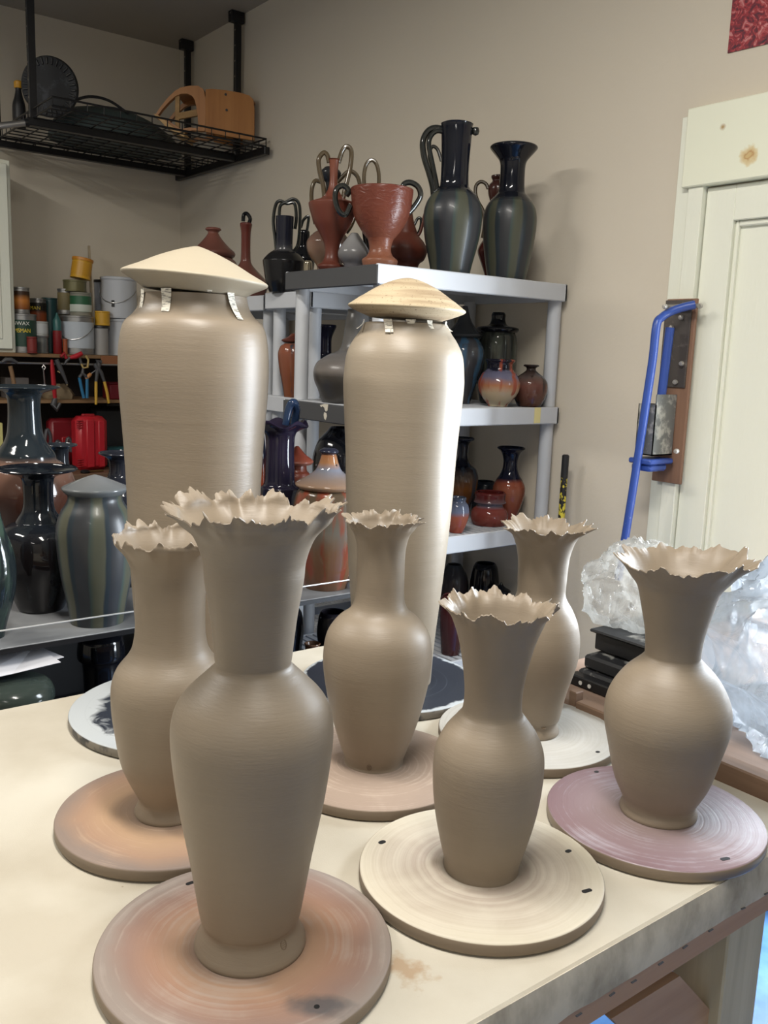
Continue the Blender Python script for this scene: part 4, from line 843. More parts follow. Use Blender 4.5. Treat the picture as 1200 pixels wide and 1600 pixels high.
slab(z_([(722, 392), (740, 388), (738, 528), (722, 524)]), .04, .06, 'inner_post', IW); slab(z_([(738, 462), (814, 447), (816, 474), (738, 488)]), .035, .055, 'inner_rail', IW)
slab(z_([(640, 474), (662, 482), (745, 548), (772, 556), (768, 572), (700, 536)]), -.01, .19, 'floor_panel', m_wood('pale_inner_wood', rgb(206, 170, 118), rgb(180, 142, 92), 0, 6))
for x_, y_0 in ((938, 390), (942, 455)):
    qq = pxp(ch.location, x_/2.667, y_0/2.667)+fw*(.04*abs(x_/2.667-318)/80-.001); MB().lathe([(.001, -.002), (.006, -.002), (.006, .002), (.001, .002)], 12, M=Matrix.Translation(qq) @ Matrix.Rotation(math.atan2(fw.y, fw.x), 4, 'Z') @ Matrix.Rotation(R(90), 4, 'Y')).build('screw_hole', BLACKP, ch, False)
q = at(30, 190, 1, 4.4)
bt = thing('bottle', 'dark bottle with yellow cap at the left end of the ceiling rack', 'bottle', (at(30, 180, 1, 4.78).x, 4.78, RT))
MB().lathe(smoothprof([(.025, 0), (.03, .01), (.03, .10), (.02, .14), (.014, .17), (.014, .185)], 4), 28).build('body', BLACKP, bt)
MB().lathe([(.017, .182), (.02, .186), (.02, .21), (.014, .216), (.001, .217)], 24).build('cap', mat('yellow_cap', rgb(206, 150, 40), .4), bt)
sv = thing('metal_tube', 'short shiny metal tube at the left end of the ceiling rack', 'tube', (0, 0, 0))
a = at(-20, 199, 1, 4.36); b = at(38, 192, 1, 4.36); MB().cyl(a, b, .014, 16).build('tube', CHROME, sv); MB().cyl(b, b+(b-a)*.1, .018, 16).build('collar', BLACK, sv)
# ---------------------------------------------------------------- left wall: cabinet, bench, cans and tools
cab = thing('wall_cabinet', 'white wall cabinet cut by the left edge of the picture', 'cabinet', (0, 0, 0))
MB().box(.80, 4.93, 1.512, 1.375, WY-.001, 2.46, .003).build('carcass', WHITE, cab, False)
MB().box(.82, 4.905, 1.53, 1.355, 4.929, 2.44, .004).box(.87, 4.90, 1.58, 1.305, 4.906, 2.39, .004).build('door', WHITE, cab, False)
cd = MB().tube(spline([(1.40, 5.25, 2.05), (1.405, 5.24, 1.9), (1.42, 5.25, 1.78), (1.41, 5.25, 1.7), (1.425, 5.25, 1.62)], 6), .007, 8).build('power_cord', DGREY); tag(cd, 'dark cord hanging on the wall beside the white cabinet', 'cord')
wb = thing('wall_workbench', 'dark tool bench with two shelves along the left wall', 'workbench', (0, 0, 0))
BW = m_wood('worn_bench_wood', rgb(120, 92, 70), rgb(92, 68, 50), 0, 5); BWL = m_wood('shelf_edge_wood', rgb(150, 118, 84), rgb(120, 92, 62), 0, 5)
WBX0, WBX1 = .6, 2.35
MB().box(WBX0, 4.62, .875, WBX1, 5.26, .905, .003).build('bench_top', BW, wb, False)
MB().box(WBX0, 4.90, 1.253, WBX1, 5.26, 1.27, .002).build('shelf', BWL, wb, False)
MB().box(WBX0, 4.90, 1.493, WBX1, 5.26, 1.512, .002).build('shelf', BWL, wb, False)
MB().box(WBX0, 5.25, .905, WBX1, 5.262, 1.493).build('back_panel', mat('dark_back_panel', rgb(40, 34, 32), .8), wb, False)
MB().cyl((WBX0, 4.885, 1.462), (WBX1, 4.885, 1.462), .006, 8).build('tool_rail', CHROME, wb)
for x in (WBX0+.02, WBX1-.04): MB().box(x, 4.91, .905, x+.03, 4.95, 1.493).build('upright', BW, wb, False)
for x in (WBX0+.02, 1.45, WBX1-.06): MB().box(x, 4.66, 0, x+.05, 4.71, .875).build('leg', BW, wb, False)
p = at(1, 670, 1, 4.6); yb_ = MB().box(p.x-.05, 4.58, .4, p.x+.005, 4.61, 1.18, .003).build('yellow_board', mat('yellow_paint', rgb(196, 188, 120), .6)); tag(yb_, 'narrow pale yellow board standing at the far left edge', 'board')
CT = 1.5125
def can(label, x, r, h, mats, y=5.0, z=CT, handle=False, tilt=0, cat='can', name='paint_can', lidm=None, band=None):
    o = thing(name, label, cat, (x, y, z), 0)
    if tilt: o.rotation_euler.y = tilt
    MB().lathe([(r-.002, 0), (r, .002), (r, .006), (r-.002, .008), (r-.002, h-.010), (r, h-.008), (r, h-.001), (r-.004, h), (r-.007, h-.004), (.001, h-.004)], 32).build('body', mats[0], o)
    if len(mats) > 1: MB().lathe([(r-.0025, h*.16), (r-.0008, h*.165), (r-.0008, h*.84), (r-.0025, h*.845)], 32).build('wrapper', mats[1], o)
    if lidm: MB().lathe([(r*.99, h-.006), (r*1.04, h-.004), (r*1.04, h+.008), (r, h+.010), (.001, h+.010)], 32).build('lid', lidm, o)
    if handle:
        fa = math.atan2(-Fv.y, -Fv.x); pts = []
        for k in range(13): a = fa+R(-85+170*k/12); pts.append(((r+.004)*math.cos(a), (r+.004)*math.sin(a), h*.72-h*.34*math.sin(math.pi*k/12)))
        MB().tube(pts, .0022, 6).build('bail_handle', CHROME, o)
    return o
def xp(px, y=5.0, py=520): return at(px, py, 1, y).x
def C_m(n, c, r_=.4, me=0): return mat(n, rgb(*c), r_, me)
def text(s, o, r, z, h, col, w_scale=1.0, ang=0):
    fa = math.atan2(-Fv.y, -Fv.x)+ang
    cu = bpy.data.curves.new('lettering', 'FONT'); cu.body = s; cu.size = h; cu.align_x = 'CENTER'; cu.align_y = 'CENTER'; cu.extrude = .0004
    ob = bpy.data.objects.new('lettering', cu); COL.objects.link(ob)
    dg = bpy.context.evaluated_depsgraph_get(); me = bpy.data.meshes.new_from_object(ob.evaluated_get(dg)); COL.objects.unlink(ob); bpy.data.objects.remove(ob)
    for v in me.vertices:   # wrap round the can
        a = fa+v.co.x*w_scale/r; rr = r+.0006+v.co.z; zz = v.co.y+z; v.co = (rr*math.cos(a), rr*math.sin(a), zz)
    me.materials.clear(); me.materials.append(col); ob = bpy.data.objects.new('lettering', me); COL.objects.link(ob); ob.parent = o; return ob
WTXT = C_m('white_lettering', (225, 225, 215)); YTXT = C_m('yellow_lettering', (226, 200, 60)); TINM = C_m('tin', (150, 150, 150), .35, .8)
GRN = C_m('dark_green_label', (28, 60, 48)); BRN = g('wood_stain_label', [(0, G(120, 66, 30)), (.5, G(190, 120, 54)), (.8, G(60, 40, 26))], None, .13, .4)
TEAL = C_m('teal_can', (40, 72, 74)); 
c = can('large dark green can with yellow and white lettering, front row by the cabinet', xp(38, 4.98, 555), .070, .20, [TINM, GRN], 4.99)
text('MINWAX', c, .070, .150, .027, WTXT, 1, .05); text('HELMSMAN', c, .070, .113, .030, YTXT, .8, .05)
can('wood-stain can with brown label on top of the green can', xp(33, 4.99, 470), .043, .135, [TINM, BRN], 4.99, CT+.201)
can('dim red can beside the large green can', xp(50, 4.90, 540), .026, .085, [C_m('dim_red', (110, 36, 34)), C_m('dim_red_label', (120, 40, 36))], 4.90)
c = can('slim brown-orange labelled can with yellow lettering, stacked in the second row', xp(60, 5.12, 500), .044, .15, [TINM, g('orange_label', [(0, G(150, 72, 34)), (.45, G(140, 70, 40)), (.6, G(34, 32, 28))], None, .15, .4)], 5.12, CT+.14)
text('MAN', c, .044, .098, .026, YTXT)
can('grey tin supporting the orange labelled can', xp(60, 5.12, 550), .046, .139, [TINM, C_m('grey_tin_label', (120, 122, 120))], 5.12)
can('tall teal tin behind the orange labelled can', xp(78, 5.17, 500), .042, .30, [TEAL], 5.17)
can('small white tin in front of the orange labelled can', xp(65, 4.965, 510), .034, .075, [C_m('white_tin', (160, 162, 160)), C_m('white_tin_label', (170, 172, 172))], 4.965, CT+.091, cat='tin')
can('clear glass jar holding screws in front of the second row', xp(68, 4.945, 540), .032, .09, [mat('smoky_glass', rgb(96, 98, 96), .15, coat=.4)], 4.965, name='glass_jar', cat='jar', lidm=TINM)
for i, (px, c1, c2, l) in enumerate(((90, (120, 26, 30), (44, 92, 90), 'red and teal caulk tube standing next to the white bucket'),)):
    o = thing('caulk_tube', l, 'tube', (xp(px, 4.96, 540), 4.96, CT))
    MB().lathe([(.022, 0), (.023, .002), (.023, .12), (.021, .122), (.001, .122)], 24).build('barrel', C_m('tube_red', c1), o)
    MB().lathe([(.021, .122), (.021, .175), (.012, .19), (.004, .215), (.001, .216)], 24).build('nozzle', C_m('tube_teal', c2), o)
can('orange plastic bottle between the caulk tube and the white bucket', xp(102, 4.94, 545), .014, .08, [C_m('dull_orange', (150, 76, 44))], 4.94, name='small_bottle', cat='bottle')
c = can('white gallon pail with wire bail in the front row', xp(121, 5.0, 520), .088, .205, [TINM, C_m('pale_blue_grey_label', (178, 186, 194))], 5.0, handle=True, name='gallon_pail', cat='pail')
can('gold-grey tin stacked on the left of the white gallon pail', xp(99, 5.07, 480), .040, .135, [TINM, g('gold_label', [(0, G(90, 82, 54)), (1, G(120, 108, 76))], None, .13, .5)], 5.04, CT+.212)
o = can('clear tub with green and white label on the white gallon pail', xp(127, 4.99, 480), .058, .125, [mat('cloudy_plastic', rgb(130, 128, 116), .3), C_m('green_tub_label', (40, 92, 62))], 5.0, CT+.206, name='plastic_tub', cat='tub')
MB().lathe([(.0585, .022), (.0588, .024), (.0588, .058), (.0585, .06)], 32).build('white_label', C_m('label_white', (190, 196, 186)), o)
can('olive tin with blue sticker under the yellow can', xp(117, 5.02, 455), .062, .062, [C_m('olive_tin', (108, 104, 72), .35, .3)], 5.02, CT+.333, cat='tin')
bl = bpy.data.objects[-1] if False else None
can('tilted yellow can on top of the tallest stack', xp(125, 5.01, 425), .054, .10, [C_m('yellow_can', (206, 156, 40)), C_m('yellow_can_label', (198, 146, 38))], 5.01, CT+.404, tilt=R(9), lidm=C_m('orange_lid', (196, 130, 40)))
st_ = MB().box(-.006, -.006, 0, .006, .006, .60, .001).build('wooden_stick', C_m('pale_stick', (170, 156, 132))); st_.location = (xp(147, 5.08, 550), 5.08, CT); st_.rotation_euler = (R(-6), R(.5), 0); tag(st_, 'thin pale wooden stick leaning on the wall behind the cans', 'stick')
WPL = C_m('white_pail_plastic', (186, 190, 196), .4)
o = can('white plastic bucket with bail handle and barcode, stacked behind the left tall jar', xp(186, 5.05, 470), .098, .215, [WPL], 5.05, CT+.205, handle=True, lidm=WPL, name='bucket', cat='bucket')
bc = MB(); fa = math.atan2(-Fv.y, -Fv.x)
for k in range(9):
    a = fa-.12+k*.018; bc.box(-.0006, -.0008 if k % 2 else -.0013, 0, .0006, .0008 if k % 2 else .0013, .036, M=Matrix.Translation((.0985*math.cos(a), .0985*math.sin(a), .06)) @ Matrix.Rotation(a, 4, 'Z'))
bc.build('barcode', BLACKP, o, False)
can('white plastic bucket at the bottom of the bucket stack', xp(192, 5.05, 540), .092, .194, [WPL], 5.05, lidm=WPL, name='bucket', cat='bucket')
can('small pale box-like tin with black lid left of the bucket stack', xp(158, 4.98, 540), .040, .150, [C_m('pale_grey_tin', (150, 148, 146))], 4.98, lidm=BLACKP, cat='tin')
can('short yellow tin on the pale tin beside the buckets', xp(160, 4.98, 500), .041, .078, [C_m('yellow_tin', (204, 158, 48)), C_m('yellow_tin_label', (196, 150, 44))], 4.98, CT+.1605, cat='tin')
can('tall white drum standing behind the stick', xp(160, 5.2, 470), .045, .41, [C_m('grey_white_drum', (150, 156, 168))], 5.2, lidm=BLACKP, name='drum', cat='drum')
o = thing('wood_block', 'orange-brown wooden block on the shelf edge beside the tall jar', 'block', (xp(172, 4.905, 557), 4.90, CT-.03)); 
o.location.z = CT-.052
MB().box(-.055, -.014, 0, .07, -.002, .05, .002).build('block', C_m('brown_wood_block', (140, 92, 62)), o, False)
# hanging tools
YT = 4.868
def tool(name, label, cat, px, py): p = at(px, py, 1, YT); return thing(name, label, cat, (p.x, YT, p.z))
def loc(o, px, py): return at(px, py, 1, YT)-o.location
RED = C_m('red_tool_paint', (176, 30, 42)); REDD = C_m('dark_red_plastic', (150, 28, 36)); BLU = C_m('blue_grip', (44, 110, 150)); YEL = C_m('yellow_grip', (200, 160, 62)); WOODH = C_m('hammer_wood', (128, 100, 72))
def bar(o, name, pts, r, m, flat=1.0): 
    mb = MB().tube([loc(o, *q) for q in pts], r, 10, flat); return mb.build(name, m, o)
o = tool('hammer', 'claw hammer hanging at the far left of the tool rail', 'hammer', 17, 575)
bar(o, 'handle', [(16, 572), (19, 585), (22, 600)], .011, WOODH); bar(o, 'head', [(3, 566), (9, 562), (18, 562), (27, 567)], [.007, .011, .011, .008], DGREY)
o = tool('wrench', 'small silver open-end wrench hanging on the rail', 'wrench', 69, 590)
bar(o, 'shank', [(68, 576), (69, 588), (70, 600)], .006, CHROME, .5); bar(o, 'ring', [(66, 574), (68, 570), (71, 574), (69, 578), (66, 574)], .0035, CHROME); bar(o, 'jaw', [(66, 605), (70, 600), (74, 605)], .005, CHROME)
o = tool('pipe_wrench', 'long red pipe wrench hanging head-down', 'wrench', 83, 600)
bar(o, 'handle', [(81, 562), (82, 575), (84, 600), (86, 622)], [.010, .016, .018, .014], RED, .6); bar(o, 'jaw', [(86, 622), (84, 632), (88, 640), (94, 630)], [.012, .018, .014, .01], DGREY)
o = tool('red_shears', 'red-handled snips hanging above the wrench', 'snips', 118, 560)
bar(o, 'grip', [(109, 559), (118, 557), (128, 552)], [.009, .014, .012], RED); bar(o, 'lower_grip', [(95, 558), (100, 552), (104, 560)], .01, REDD); bar(o, 'blade', [(109, 559), (104, 564), (100, 570)], [.008, .008, .003], DGREY)
o = tool('clamp', 'yellow spring clamp hanging on the rail', 'clamp', 134, 572)
bar(o, 'frame', [(127, 568), (130, 575), (137, 574), (138, 562), (134, 556)], .006, C_m('dull_yellow', (176, 152, 96))); bar(o, 'tip', [(127, 568), (125, 560)], .007, DGREY)
o = tool('pliers', 'blue-handled pliers hanging on the rail', 'pliers', 129, 600)
bar(o, 'grip', [(124, 590), (127, 605), (131, 622)], .0085, BLU); bar(o, 'grip', [(136, 590), (136, 605), (136, 622)], .0085, BLU); bar(o, 'jaw', [(124, 590), (129, 583), (136, 590)], .010, DGREY); bar(o, 'nose', [(129, 583), (130, 574)], [.01, .005], DGREY)
o = tool('slip_joint_pliers', 'large pliers with spread yellow handles hanging on the rail', 'pliers', 155, 590)
bar(o, 'grip', [(150, 596), (150, 612), (150, 632)], [.008, .0085, .007], YEL); bar(o, 'grip', [(163, 596), (167, 612), (170, 630)], [.008, .0085, .007], YEL)
bar(o, 'arm', [(150, 596), (152, 580), (155, 568)], [.008, .011, .014], DGREY); bar(o, 'arm', [(163, 596), (158, 582), (150, 572), (148, 568)], [.008, .011, .014, .009], DGREY); bar(o, 'jaw', [(155, 570), (152, 564), (158, 566)], .012, DGREY)
o = tool('screwdriver', 'screwdriver with orange-brown wooden grip on the rail', 'screwdriver', 139, 588)
bar(o, 'grip', [(134, 592), (138, 588), (142, 584)], [.008, .011, .009], C_m('amber_wood', (176, 120, 66))); bar(o, 'shaft', [(142, 584), (150, 578)], .003, CHROME)
for q, (lb, pts) in enumerate((('dark tin snips hanging behind the red wrench', [(88, 562), (94, 575), (100, 588), (105, 600)]), ('thin cream-handled tool curving beside the dark snips', [(90, 580), (98, 584), (103, 594), (105, 602)]))):
    o = tool('hand_tool', lb, 'tool', 95, 580); bar(o, 'grip', pts, [.012, .014, .010, .006] if q == 0 else .004, DGREY if q == 0 else C_m('cream_tool', (170, 150, 110)))
o = thing('parts_box', 'red plastic parts box on the shelf next to the tall jar', 'box', (xp(182, 5.0, 615), 5.0, 1.2705))
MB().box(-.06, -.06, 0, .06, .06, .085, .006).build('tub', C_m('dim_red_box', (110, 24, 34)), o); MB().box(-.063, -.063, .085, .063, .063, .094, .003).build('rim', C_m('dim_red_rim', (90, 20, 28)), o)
o = thing('cloth_heap', 'crumpled tan cloth on the shelf behind the red wrench', 'cloth', (xp(92, 5.05, 615), 5.05, 1.2705))
mb = MB(); mb.lathe([(.08, 0), (.085, .02), (.07, .05), (.03, .075), (.001, .08)], 24)
for v in mb.v: v *= 1+.25*noise.noise(v*22)
mb.v = [Vector((v.x, v.y, max(0, v.z))) for v in mb.v]; mb.build('cloth', C_m('tan_cloth', (128, 112, 88), .9), o)
o = thing('drawer_box', 'small grey card drawer box on the shelf behind the hammer', 'box', (xp(26, 5.1, 600), 5.1, 1.2705)); MB().box(-.07, -.05, 0, .05, .05, .11, .002).build('carton', C_m('grey_carton', (110, 106, 104)), o, False); MB().box(.02, -.052, .04, .04, -.05, .055).build('pull', DGREY, o, False)
# bench top: cases
BZ = .9055
x0 = xp(115, 4.8, 690); x1 = xp(164, 4.8, 690)
o = thing('tool_case', 'bright red ribbed plastic tool case standing on the bench', 'case', ((x0+x1)/2, 4.80, BZ))
hz = at(140, 650, 1, 4.8).z-BZ; wd = (x1-x0)
mb = MB().box(-wd*.5, -.055, 0, wd*.5, .055, hz, .025); mb.build('shell', RED, o)
MB().box(-wd*.22, -.064, .015, wd*.05, -.05, hz-.012, .006).box(wd*.16, -.062, .015, wd*.38, -.05, hz-.02, .006).build('ribs', RED, o)
rb = MB()
for k in range(4):
    for zb in (.02, hz-.06): rb.box(-wd*.5, -.058, zb+k*.012, -wd*.30, -.05, zb+k*.012+.006, .002)
rb.build('grip_ridges', REDD, o); MB().box(-.04, -.012, hz-.004, .03, .012, hz+.012, .005).build('carry_handle', REDD, o)
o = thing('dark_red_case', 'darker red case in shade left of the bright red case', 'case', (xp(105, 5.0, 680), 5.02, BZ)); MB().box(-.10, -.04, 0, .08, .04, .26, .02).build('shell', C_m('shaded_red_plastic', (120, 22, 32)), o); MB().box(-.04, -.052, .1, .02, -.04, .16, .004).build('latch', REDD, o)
o = thing('black_case', 'black tool case behind the red one', 'case', (xp(182, 5.06, 680), 5.08, BZ)); MB().box(-.15, -.07, 0, .17, .06, .315, .02).build('shell', BLACKP, o); MB().box(-.05, -.01, .315, .06, .01, .335, .004).build('carry_handle', DGREY, o)
o = thing('teal_box', 'teal plastic box behind the red case', 'box', (xp(178, 4.86, 710), 4.86, BZ)); MB().box(-.045, -.04, 0, .12, .04, .105, .008).build('box', C_m('teal_plastic', (32, 72, 78)), o); MB().box(-.048, -.043, .085, .123, .043, .109, .006).build('lid', C_m('teal_lid', (36, 78, 84)), o)
for i, (px, py, lb) in enumerate(((73, 672, 'grey metal tool head lying by the dark bottle neck'), (89, 690, 'bent grey bracket on the bench'), (106, 685, 'pale open-jaw tool leaning beside the red case'))):
    o = thing('metal_part', lb, 'tool', (xp(px, 4.85, py), 4.85, BZ)); z_ = at(px, py, 1, 4.85).z-BZ
    MB().tube(spline([(-.022, 0, .011), (-.015, 0, z_*.5), (0, 0, z_), (.018, .0, z_*.85), (.016, 0, z_*.55)], 5), [.010]*21, 8).build('body', C_m('grey_iron', (96, 96, 100), .4, .6), o)
o = thing('door_knob_part', 'small dark knob on the front of the bench', 'knob', (xp(133, 4.66, 730), 4.66, BZ)); MB().lathe([(.02, 0), (.026, .006), (.018, .016), (.001, .02)], 20).build('knob', BLACK, o); MB().cyl((.02, 0, .007), (.10, .01, .006), .005, 8).build('bolt', C_m('brass', (120, 96, 60), .4, .7), o)

# ---------------------------------------------------------------- wall-mounted clay extruder
ex = thing('clay_extruder', 'blue-levered steel clay extruder bolted to the door casing', 'extruder', (0, 0, 0))
EX = WX-.046
def ep(px, py, x=EX): return at(px, py, 0, x)
zt, zb = ep(1060, 467).z, ep(1060, 757).z; ya, yb2 = ep(1040, 475).y, ep(1089, 470).y
MB().box(EX, yb2, zb, WX-.0345, yb2+.105, zt, .002).build('mounting_board', m_wood('weathered_board', rgb(146, 112, 90), rgb(112, 84, 68), 2, 6), ex, False)
MB().box(EX-.006, yb2+.012, ep(1060, 590).z-.03, EX-.0005, yb2+.105, zt-.004, .001).build('back_plate', m_dusty('stained_steel_plate', rgb(82, 76, 72), rgb(120, 112, 106), .55, 25, .5, .3), ex, False)
STEEL = m_dusty('clay_dusted_steel', rgb(116, 118, 116), rgb(178, 176, 168), .5, 22, .5, .3)
BLUE = m_dusty('chipped_blue_paint', rgb(48, 76, 152), rgb(180, 188, 204), .66, 70, .35)
b0, b1 = ep(1010, 640, EX-.06), ep(1062, 712, EX-.06)
zA, zB = ep(1040, 632, EX-.05).z, ep(1040, 712, EX-.05).z
yR = yb2+.035; yL = yb2+.098
mb = MB().box(EX-.105, yR+.0, zB, EX-.102, yL, zA).box(EX-.105, yR, zB, EX-.006, yR+.003, zA+.03).box(EX-.105, yL-.003, zB, EX-.006, yL, zA).box(EX-.105, yR, zB, EX-.006, yL, zB+.004)
mb.add([(EX-.006, yR, zA+.03), (EX-.006, yR+.003, zA+.03), (EX-.07, yR, zA+.03), (EX-.07, yR+.003, zA+.03)], [(0, 1, 3, 2)])
mb.build('barrel', STEEL, ex, False)
lv = [(1086, 476), (1068, 480), (1048, 487), (1034, 496), (1026, 508), (1020, 560), (1011, 620), (999, 700), (985, 790), (966, 905)]
LX = [EX-.03, EX-.05, EX-.075, EX-.10, EX-.12, EX-.125, EX-.13, EX-.13, EX-.13, EX-.13]
MB().tube(spline([at(px, py, 0, x) for (px, py), x in zip(lv, LX)], 5), .0125, 12).build('lever', BLUE, ex)
MB().cyl(at(1039, 479, 0, EX-.03), at(1092, 478, 0, EX-.03), .007, 10).build('pivot_rod', C_m('worn_steel_rod', (150, 146, 140), .4, .7), ex)
for px, py in ((1039, 479), (1094, 478), (1049, 512), (1064, 496), (1065, 568), (1055, 597), (1005, 697), (1057, 705)):
    q = at(px, py, 0, EX-.012 if px > 1045 and py < 600 else EX-.10); MB().lathe([(.001, -.004), (.007, -.004), (.008, 0), (.006, .006), (.001, .007)], 12, (0, 0, 0), Matrix.Translation(q) @ Matrix.Rotation(R(-90), 4, 'Y')).build('bolt', C_m('bolt_head', (176, 172, 166), .4, .5), ex)
MB().cyl(at(1047, 512, 0, EX-.05), at(1032, 630, 0, EX-.06), .0135, 14).build('plunger_rod', BLUE, ex)
fz = ep(1040, 720, EX-.06).z
fl = MB().box(EX-.125, yR-.012, fz-.012, EX-.01, yL+.008, fz+.004, .004).box(EX-.115, yR-.005, fz-.034, EX-.03, yL+.004, fz-.012, .006); fl.build('die_holder', BLUE, ex)

# leopard-pattern tube leaning by the wall
LEO = mat('leopard_tape', rgb(220, 210, 120), .4); t = NT(LEO); v = t.map(); n = t.noise(v, 42, 3, .5, .8)
cz = t.ramp(t.noise(t.map(scale=(1, 1, 1)), 9, 1), [(.45, rgb(206, 190, 60)), (.55, rgb(225, 222, 206))]); t.col(t.mix(t.ramp(n, [(.49, K(1)), (.52, K(0))]), cz, rgb(22, 22, 22)))
p0 = at(884, 712, 0, 2.38); p1 = at(881.5, 746, 0, 2.38); p2 = at(871, 900, 0, 2.36); dd_ = (p2-p1).normalized(); pf = p1+dd_*((p1.z)/(-dd_.z))
tu = thing('taped_handle', 'leopard-print taped broom handle with black grip leaning by the shelf', 'handle', (0, 0, 0))
MB().tube([pf, p1], .0115, 14).build('shaft', LEO, tu); MB().tube([p1, p0, p0+(p0-p1)*.05], [.0125, .0125, .008], 14).build('grip', BLACKP, tu)
MB().box(pf.x-.12, pf.y-.02, .0, pf.x+.03, pf.y+.02, .03, .004).build('broom_head', BLACKP, tu, False)

# poster, top right
PO = mat('poster_print', rgb(120, 30, 40), .5); t = NT(PO); v = t.map(); n = t.noise(v, 38, 4, .6, 1.5)
t.col(t.ramp(n, [(.32, rgb(40, 24, 40)), (.44, rgb(104, 28, 44)), (.55, rgb(160, 44, 52)), (.66, rgb(196, 130, 130))]))
pa_, pb_ = at(1137, 83, 0, WX-.003), at(1260, 58, 0, WX-.003); zt_ = 2.95
tag(MB().add([(WX-.004, pa_.y, pa_.z), (WX-.004, pb_.y-.3, pb_.z), (WX-.004, pb_.y-.3, zt_), (WX-.004, pa_.y, zt_), (WX-.001, pa_.y, pa_.z), (WX-.001, pb_.y-.3, pb_.z), (WX-.001, pb_.y-.3, zt_), (WX-.001, pa_.y, zt_)], [(3, 2, 1, 0), (4, 5, 6, 7), (0, 1, 5, 4), (1, 2, 6, 5), (2, 3, 7, 6), (3, 0, 4, 7)]).build('poster', PO, None, False), 'dark red floral poster on the wall, top right corner', 'poster')

# ---------------------------------------------------------------- brown side bench with machine bed and plastic bags
sb = thing('side_bench', 'brown lumber bench butted against the right end of the worktable', 'bench', (0, 0, 0))
MB().box(1.402, .18, .80, 1.440, 1.144, .884, .003).build('rail', BROWNWOOD, sb, False)
MB().box(1.440, .18, .835, 2.30, 1.36, .862, .002).build('top', m_wood('pinkish_bench_top', rgb(142, 120, 104), rgb(116, 96, 84), 1, 4), sb, False)
MB().box(2.30, .18, .80, 2.34, 1.36, .884, .003).build('rail', BROWNWOOD, sb, False)
for x, y in ((1.41, .2), (2.27, .2), (1.46, 1.29), (2.27, 1.29)): MB().box(x, y, 0, x+.06, y+.06, .80 if y < 1 else .835).build('leg', BROWNWOOD, sb, False)
MB().box(1.405, 1.146, .80, 1.43, 1.165, .90, .002).build('end_block', BROWNWOOD, sb, False)
mbx = thing('slab_machine', 'stepped black metal machine bed dusted with dry clay', 'machine', (0, 0, 0))
DUSTB = m_dusty('clay_dusted_black', rgb(24, 25, 28), rgb(150, 150, 146), .54, 14, .5)
def stp(n, x0, x1, y0, y1, z0, z1, m=DUSTB, b=.006): MB().box(x0, y0, z0, x1, y1, z1, b).build(n, m, mbx, False)
q0 = at(888, 1062, 2, .93)
stp('base_rail', 1.516, 1.545, 1.085, 1.262, .8625, .887, BLACK, .003); stp('deck', 1.545, 1.70, 1.085, 1.262, .8625, .892)
stp('roller_housing', 1.558, 1.72, 1.09, 1.258, .892, .924); stp('top_housing', 1.598, 1.75, 1.095, 1.262, .928, .968, BLACK, .003)
stp('top_cover', 1.588, 1.78, 1.09, 1.272, .968, .975)
for yy in (1.20, 1.225): MB().lathe([(.001, 0), (.007, .001), (.008, .004)], 12, (0, 0, 0), Matrix.Translation((1.5155, yy, .875)) @ Matrix.Scale(.6, 4) @ Matrix.Rotation(R(-90), 4, 'Y')).build('bolt', C_m('pale_bolt', (190, 190, 186)), mbx)
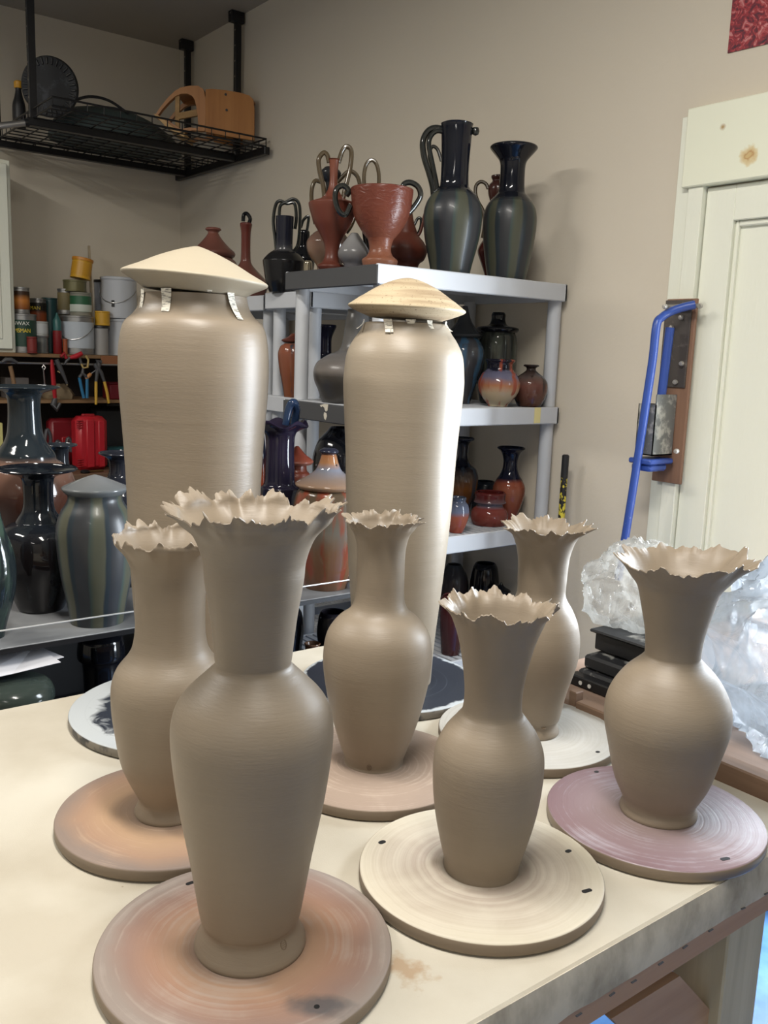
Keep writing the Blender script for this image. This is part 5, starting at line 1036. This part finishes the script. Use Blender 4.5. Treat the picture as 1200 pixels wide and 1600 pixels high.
# plastic bags: crumpled translucent film
def m_bag(name, lo_, hi_, tint):
    m = mat(name, tint, .12, spec=.8); t = NT(m); v = t.map()
    trl = t.n.new('ShaderNodeBsdfTranslucent'); trl.inputs[0].default_value = tint; mxs = t.n.new('ShaderNodeMixShader'); mxs.inputs[0].default_value = .5
    outn = [n for n in t.n if n.type == 'OUTPUT_MATERIAL'][0]; trp = t.n.new('ShaderNodeBsdfTransparent'); mx2 = t.n.new('ShaderNodeMixShader')
    lw = t.n.new('ShaderNodeLayerWeight'); lw.inputs['Blend'].default_value = .45
    st_ = t.noise(t.map(scale=(1, 1, .45)), 11, 4, .55, 2.2)
    cov = t.math('ADD', t.math('MULTIPLY', lw.outputs['Facing'], .55), t.math('MULTIPLY', t.ramp(st_, [(.42, K(0)), (.58, K(1))]), .42))
    t.l(t.math('MINIMUM', t.math('ADD', lo_, t.math('MULTIPLY', cov, hi_-lo_)), .96), mx2.inputs[0])
    t.l(t.b.outputs[0], mxs.inputs[1]); t.l(trl.outputs[0], mxs.inputs[2]); t.l(trp.outputs[0], mx2.inputs[1]); t.l(mxs.outputs[0], mx2.inputs[2]); t.l(mx2.outputs[0], outn.inputs[0])
    wv = t.noise(t.map(scale=(1, 1, .5)), 9, 3, .5, 2.5); vor = t.n.new('ShaderNodeTexVoronoi'); vor.feature = 'DISTANCE_TO_EDGE'; vor.inputs['Scale'].default_value = 7; t.l(t.map(), vor.inputs['Vector'])
    t.bump(t.math('ADD', wv, t.math('MULTIPLY', t.math('MINIMUM', vor.outputs[0], .08), 1.2)), .4, .02); return m
BAG = m_bag('clear_plastic_film', .42, .94, rgb(152, 159, 166)); BAG2 = m_bag('grey_plastic_film', .28, .92, rgb(160, 158, 152))
def bag(label, c, rad, seed, zfloor, m, n=(150, 90), folds=1.0, rz=0):
    vs = []; fs = []; U, V = n
    for j in range(V+1):
        th = math.pi*j/V
        for i in range(U):
            ph = 2*math.pi*i/U; d = Vector((math.sin(th)*math.cos(ph), math.sin(th)*math.sin(ph), math.cos(th)))
            w1 = Vector((noise.noise(d*2+Vector((seed, 3, 0))), noise.noise(d*2+Vector((0, seed, 7))), 0))*.9
            f1 = 1-abs(noise.noise(d*1.9+w1+Vector((0, seed, 0))))*2; f2 = 1-abs(noise.noise(Vector((d.x*5, d.y*5, d.z*2.2))+w1*2+Vector((seed, 0, 4))))*2
            f3 = 1-abs(noise.noise(Vector((d.x*11, d.y*11, d.z*5))+w1*3+Vector((seed, 9, 4))))*2
            k = .86+.25*noise.noise(d*1.3+Vector((seed, 0, 0)))+.12*f1*abs(f1)+.035*f2*abs(f2)*folds+.006*f3*folds
            p = Vector((d.x*rad[0]*k, d.y*rad[1]*k, d.z*rad[2]*k)); p.z = max(p.z, zfloor-c[2]+.0015+.004*abs(noise.noise(d*7))); vs.append(p)
    for j in range(V):
        for i in range(U): fs.append((j*U+i, (j+1)*U+i, (j+1)*U+(i+1) % U, j*U+(i+1) % U))
    o = obj('plastic_bag', vs, fs, m, None, True, c, 28); o.rotation_euler.z = rz; tag(o, label, 'bag'); return o
bag('big crumpled clear plastic bag glowing in the daylight at the right', (1.785, .66, 1.00), (.32, .45, .28), 3.3, .8625, BAG)
bag('greyish crumpled plastic bag resting on the black machine bed', (1.715, 1.235, 1.055), (.11, .15, .115), 8.1, .9755, BAG2)
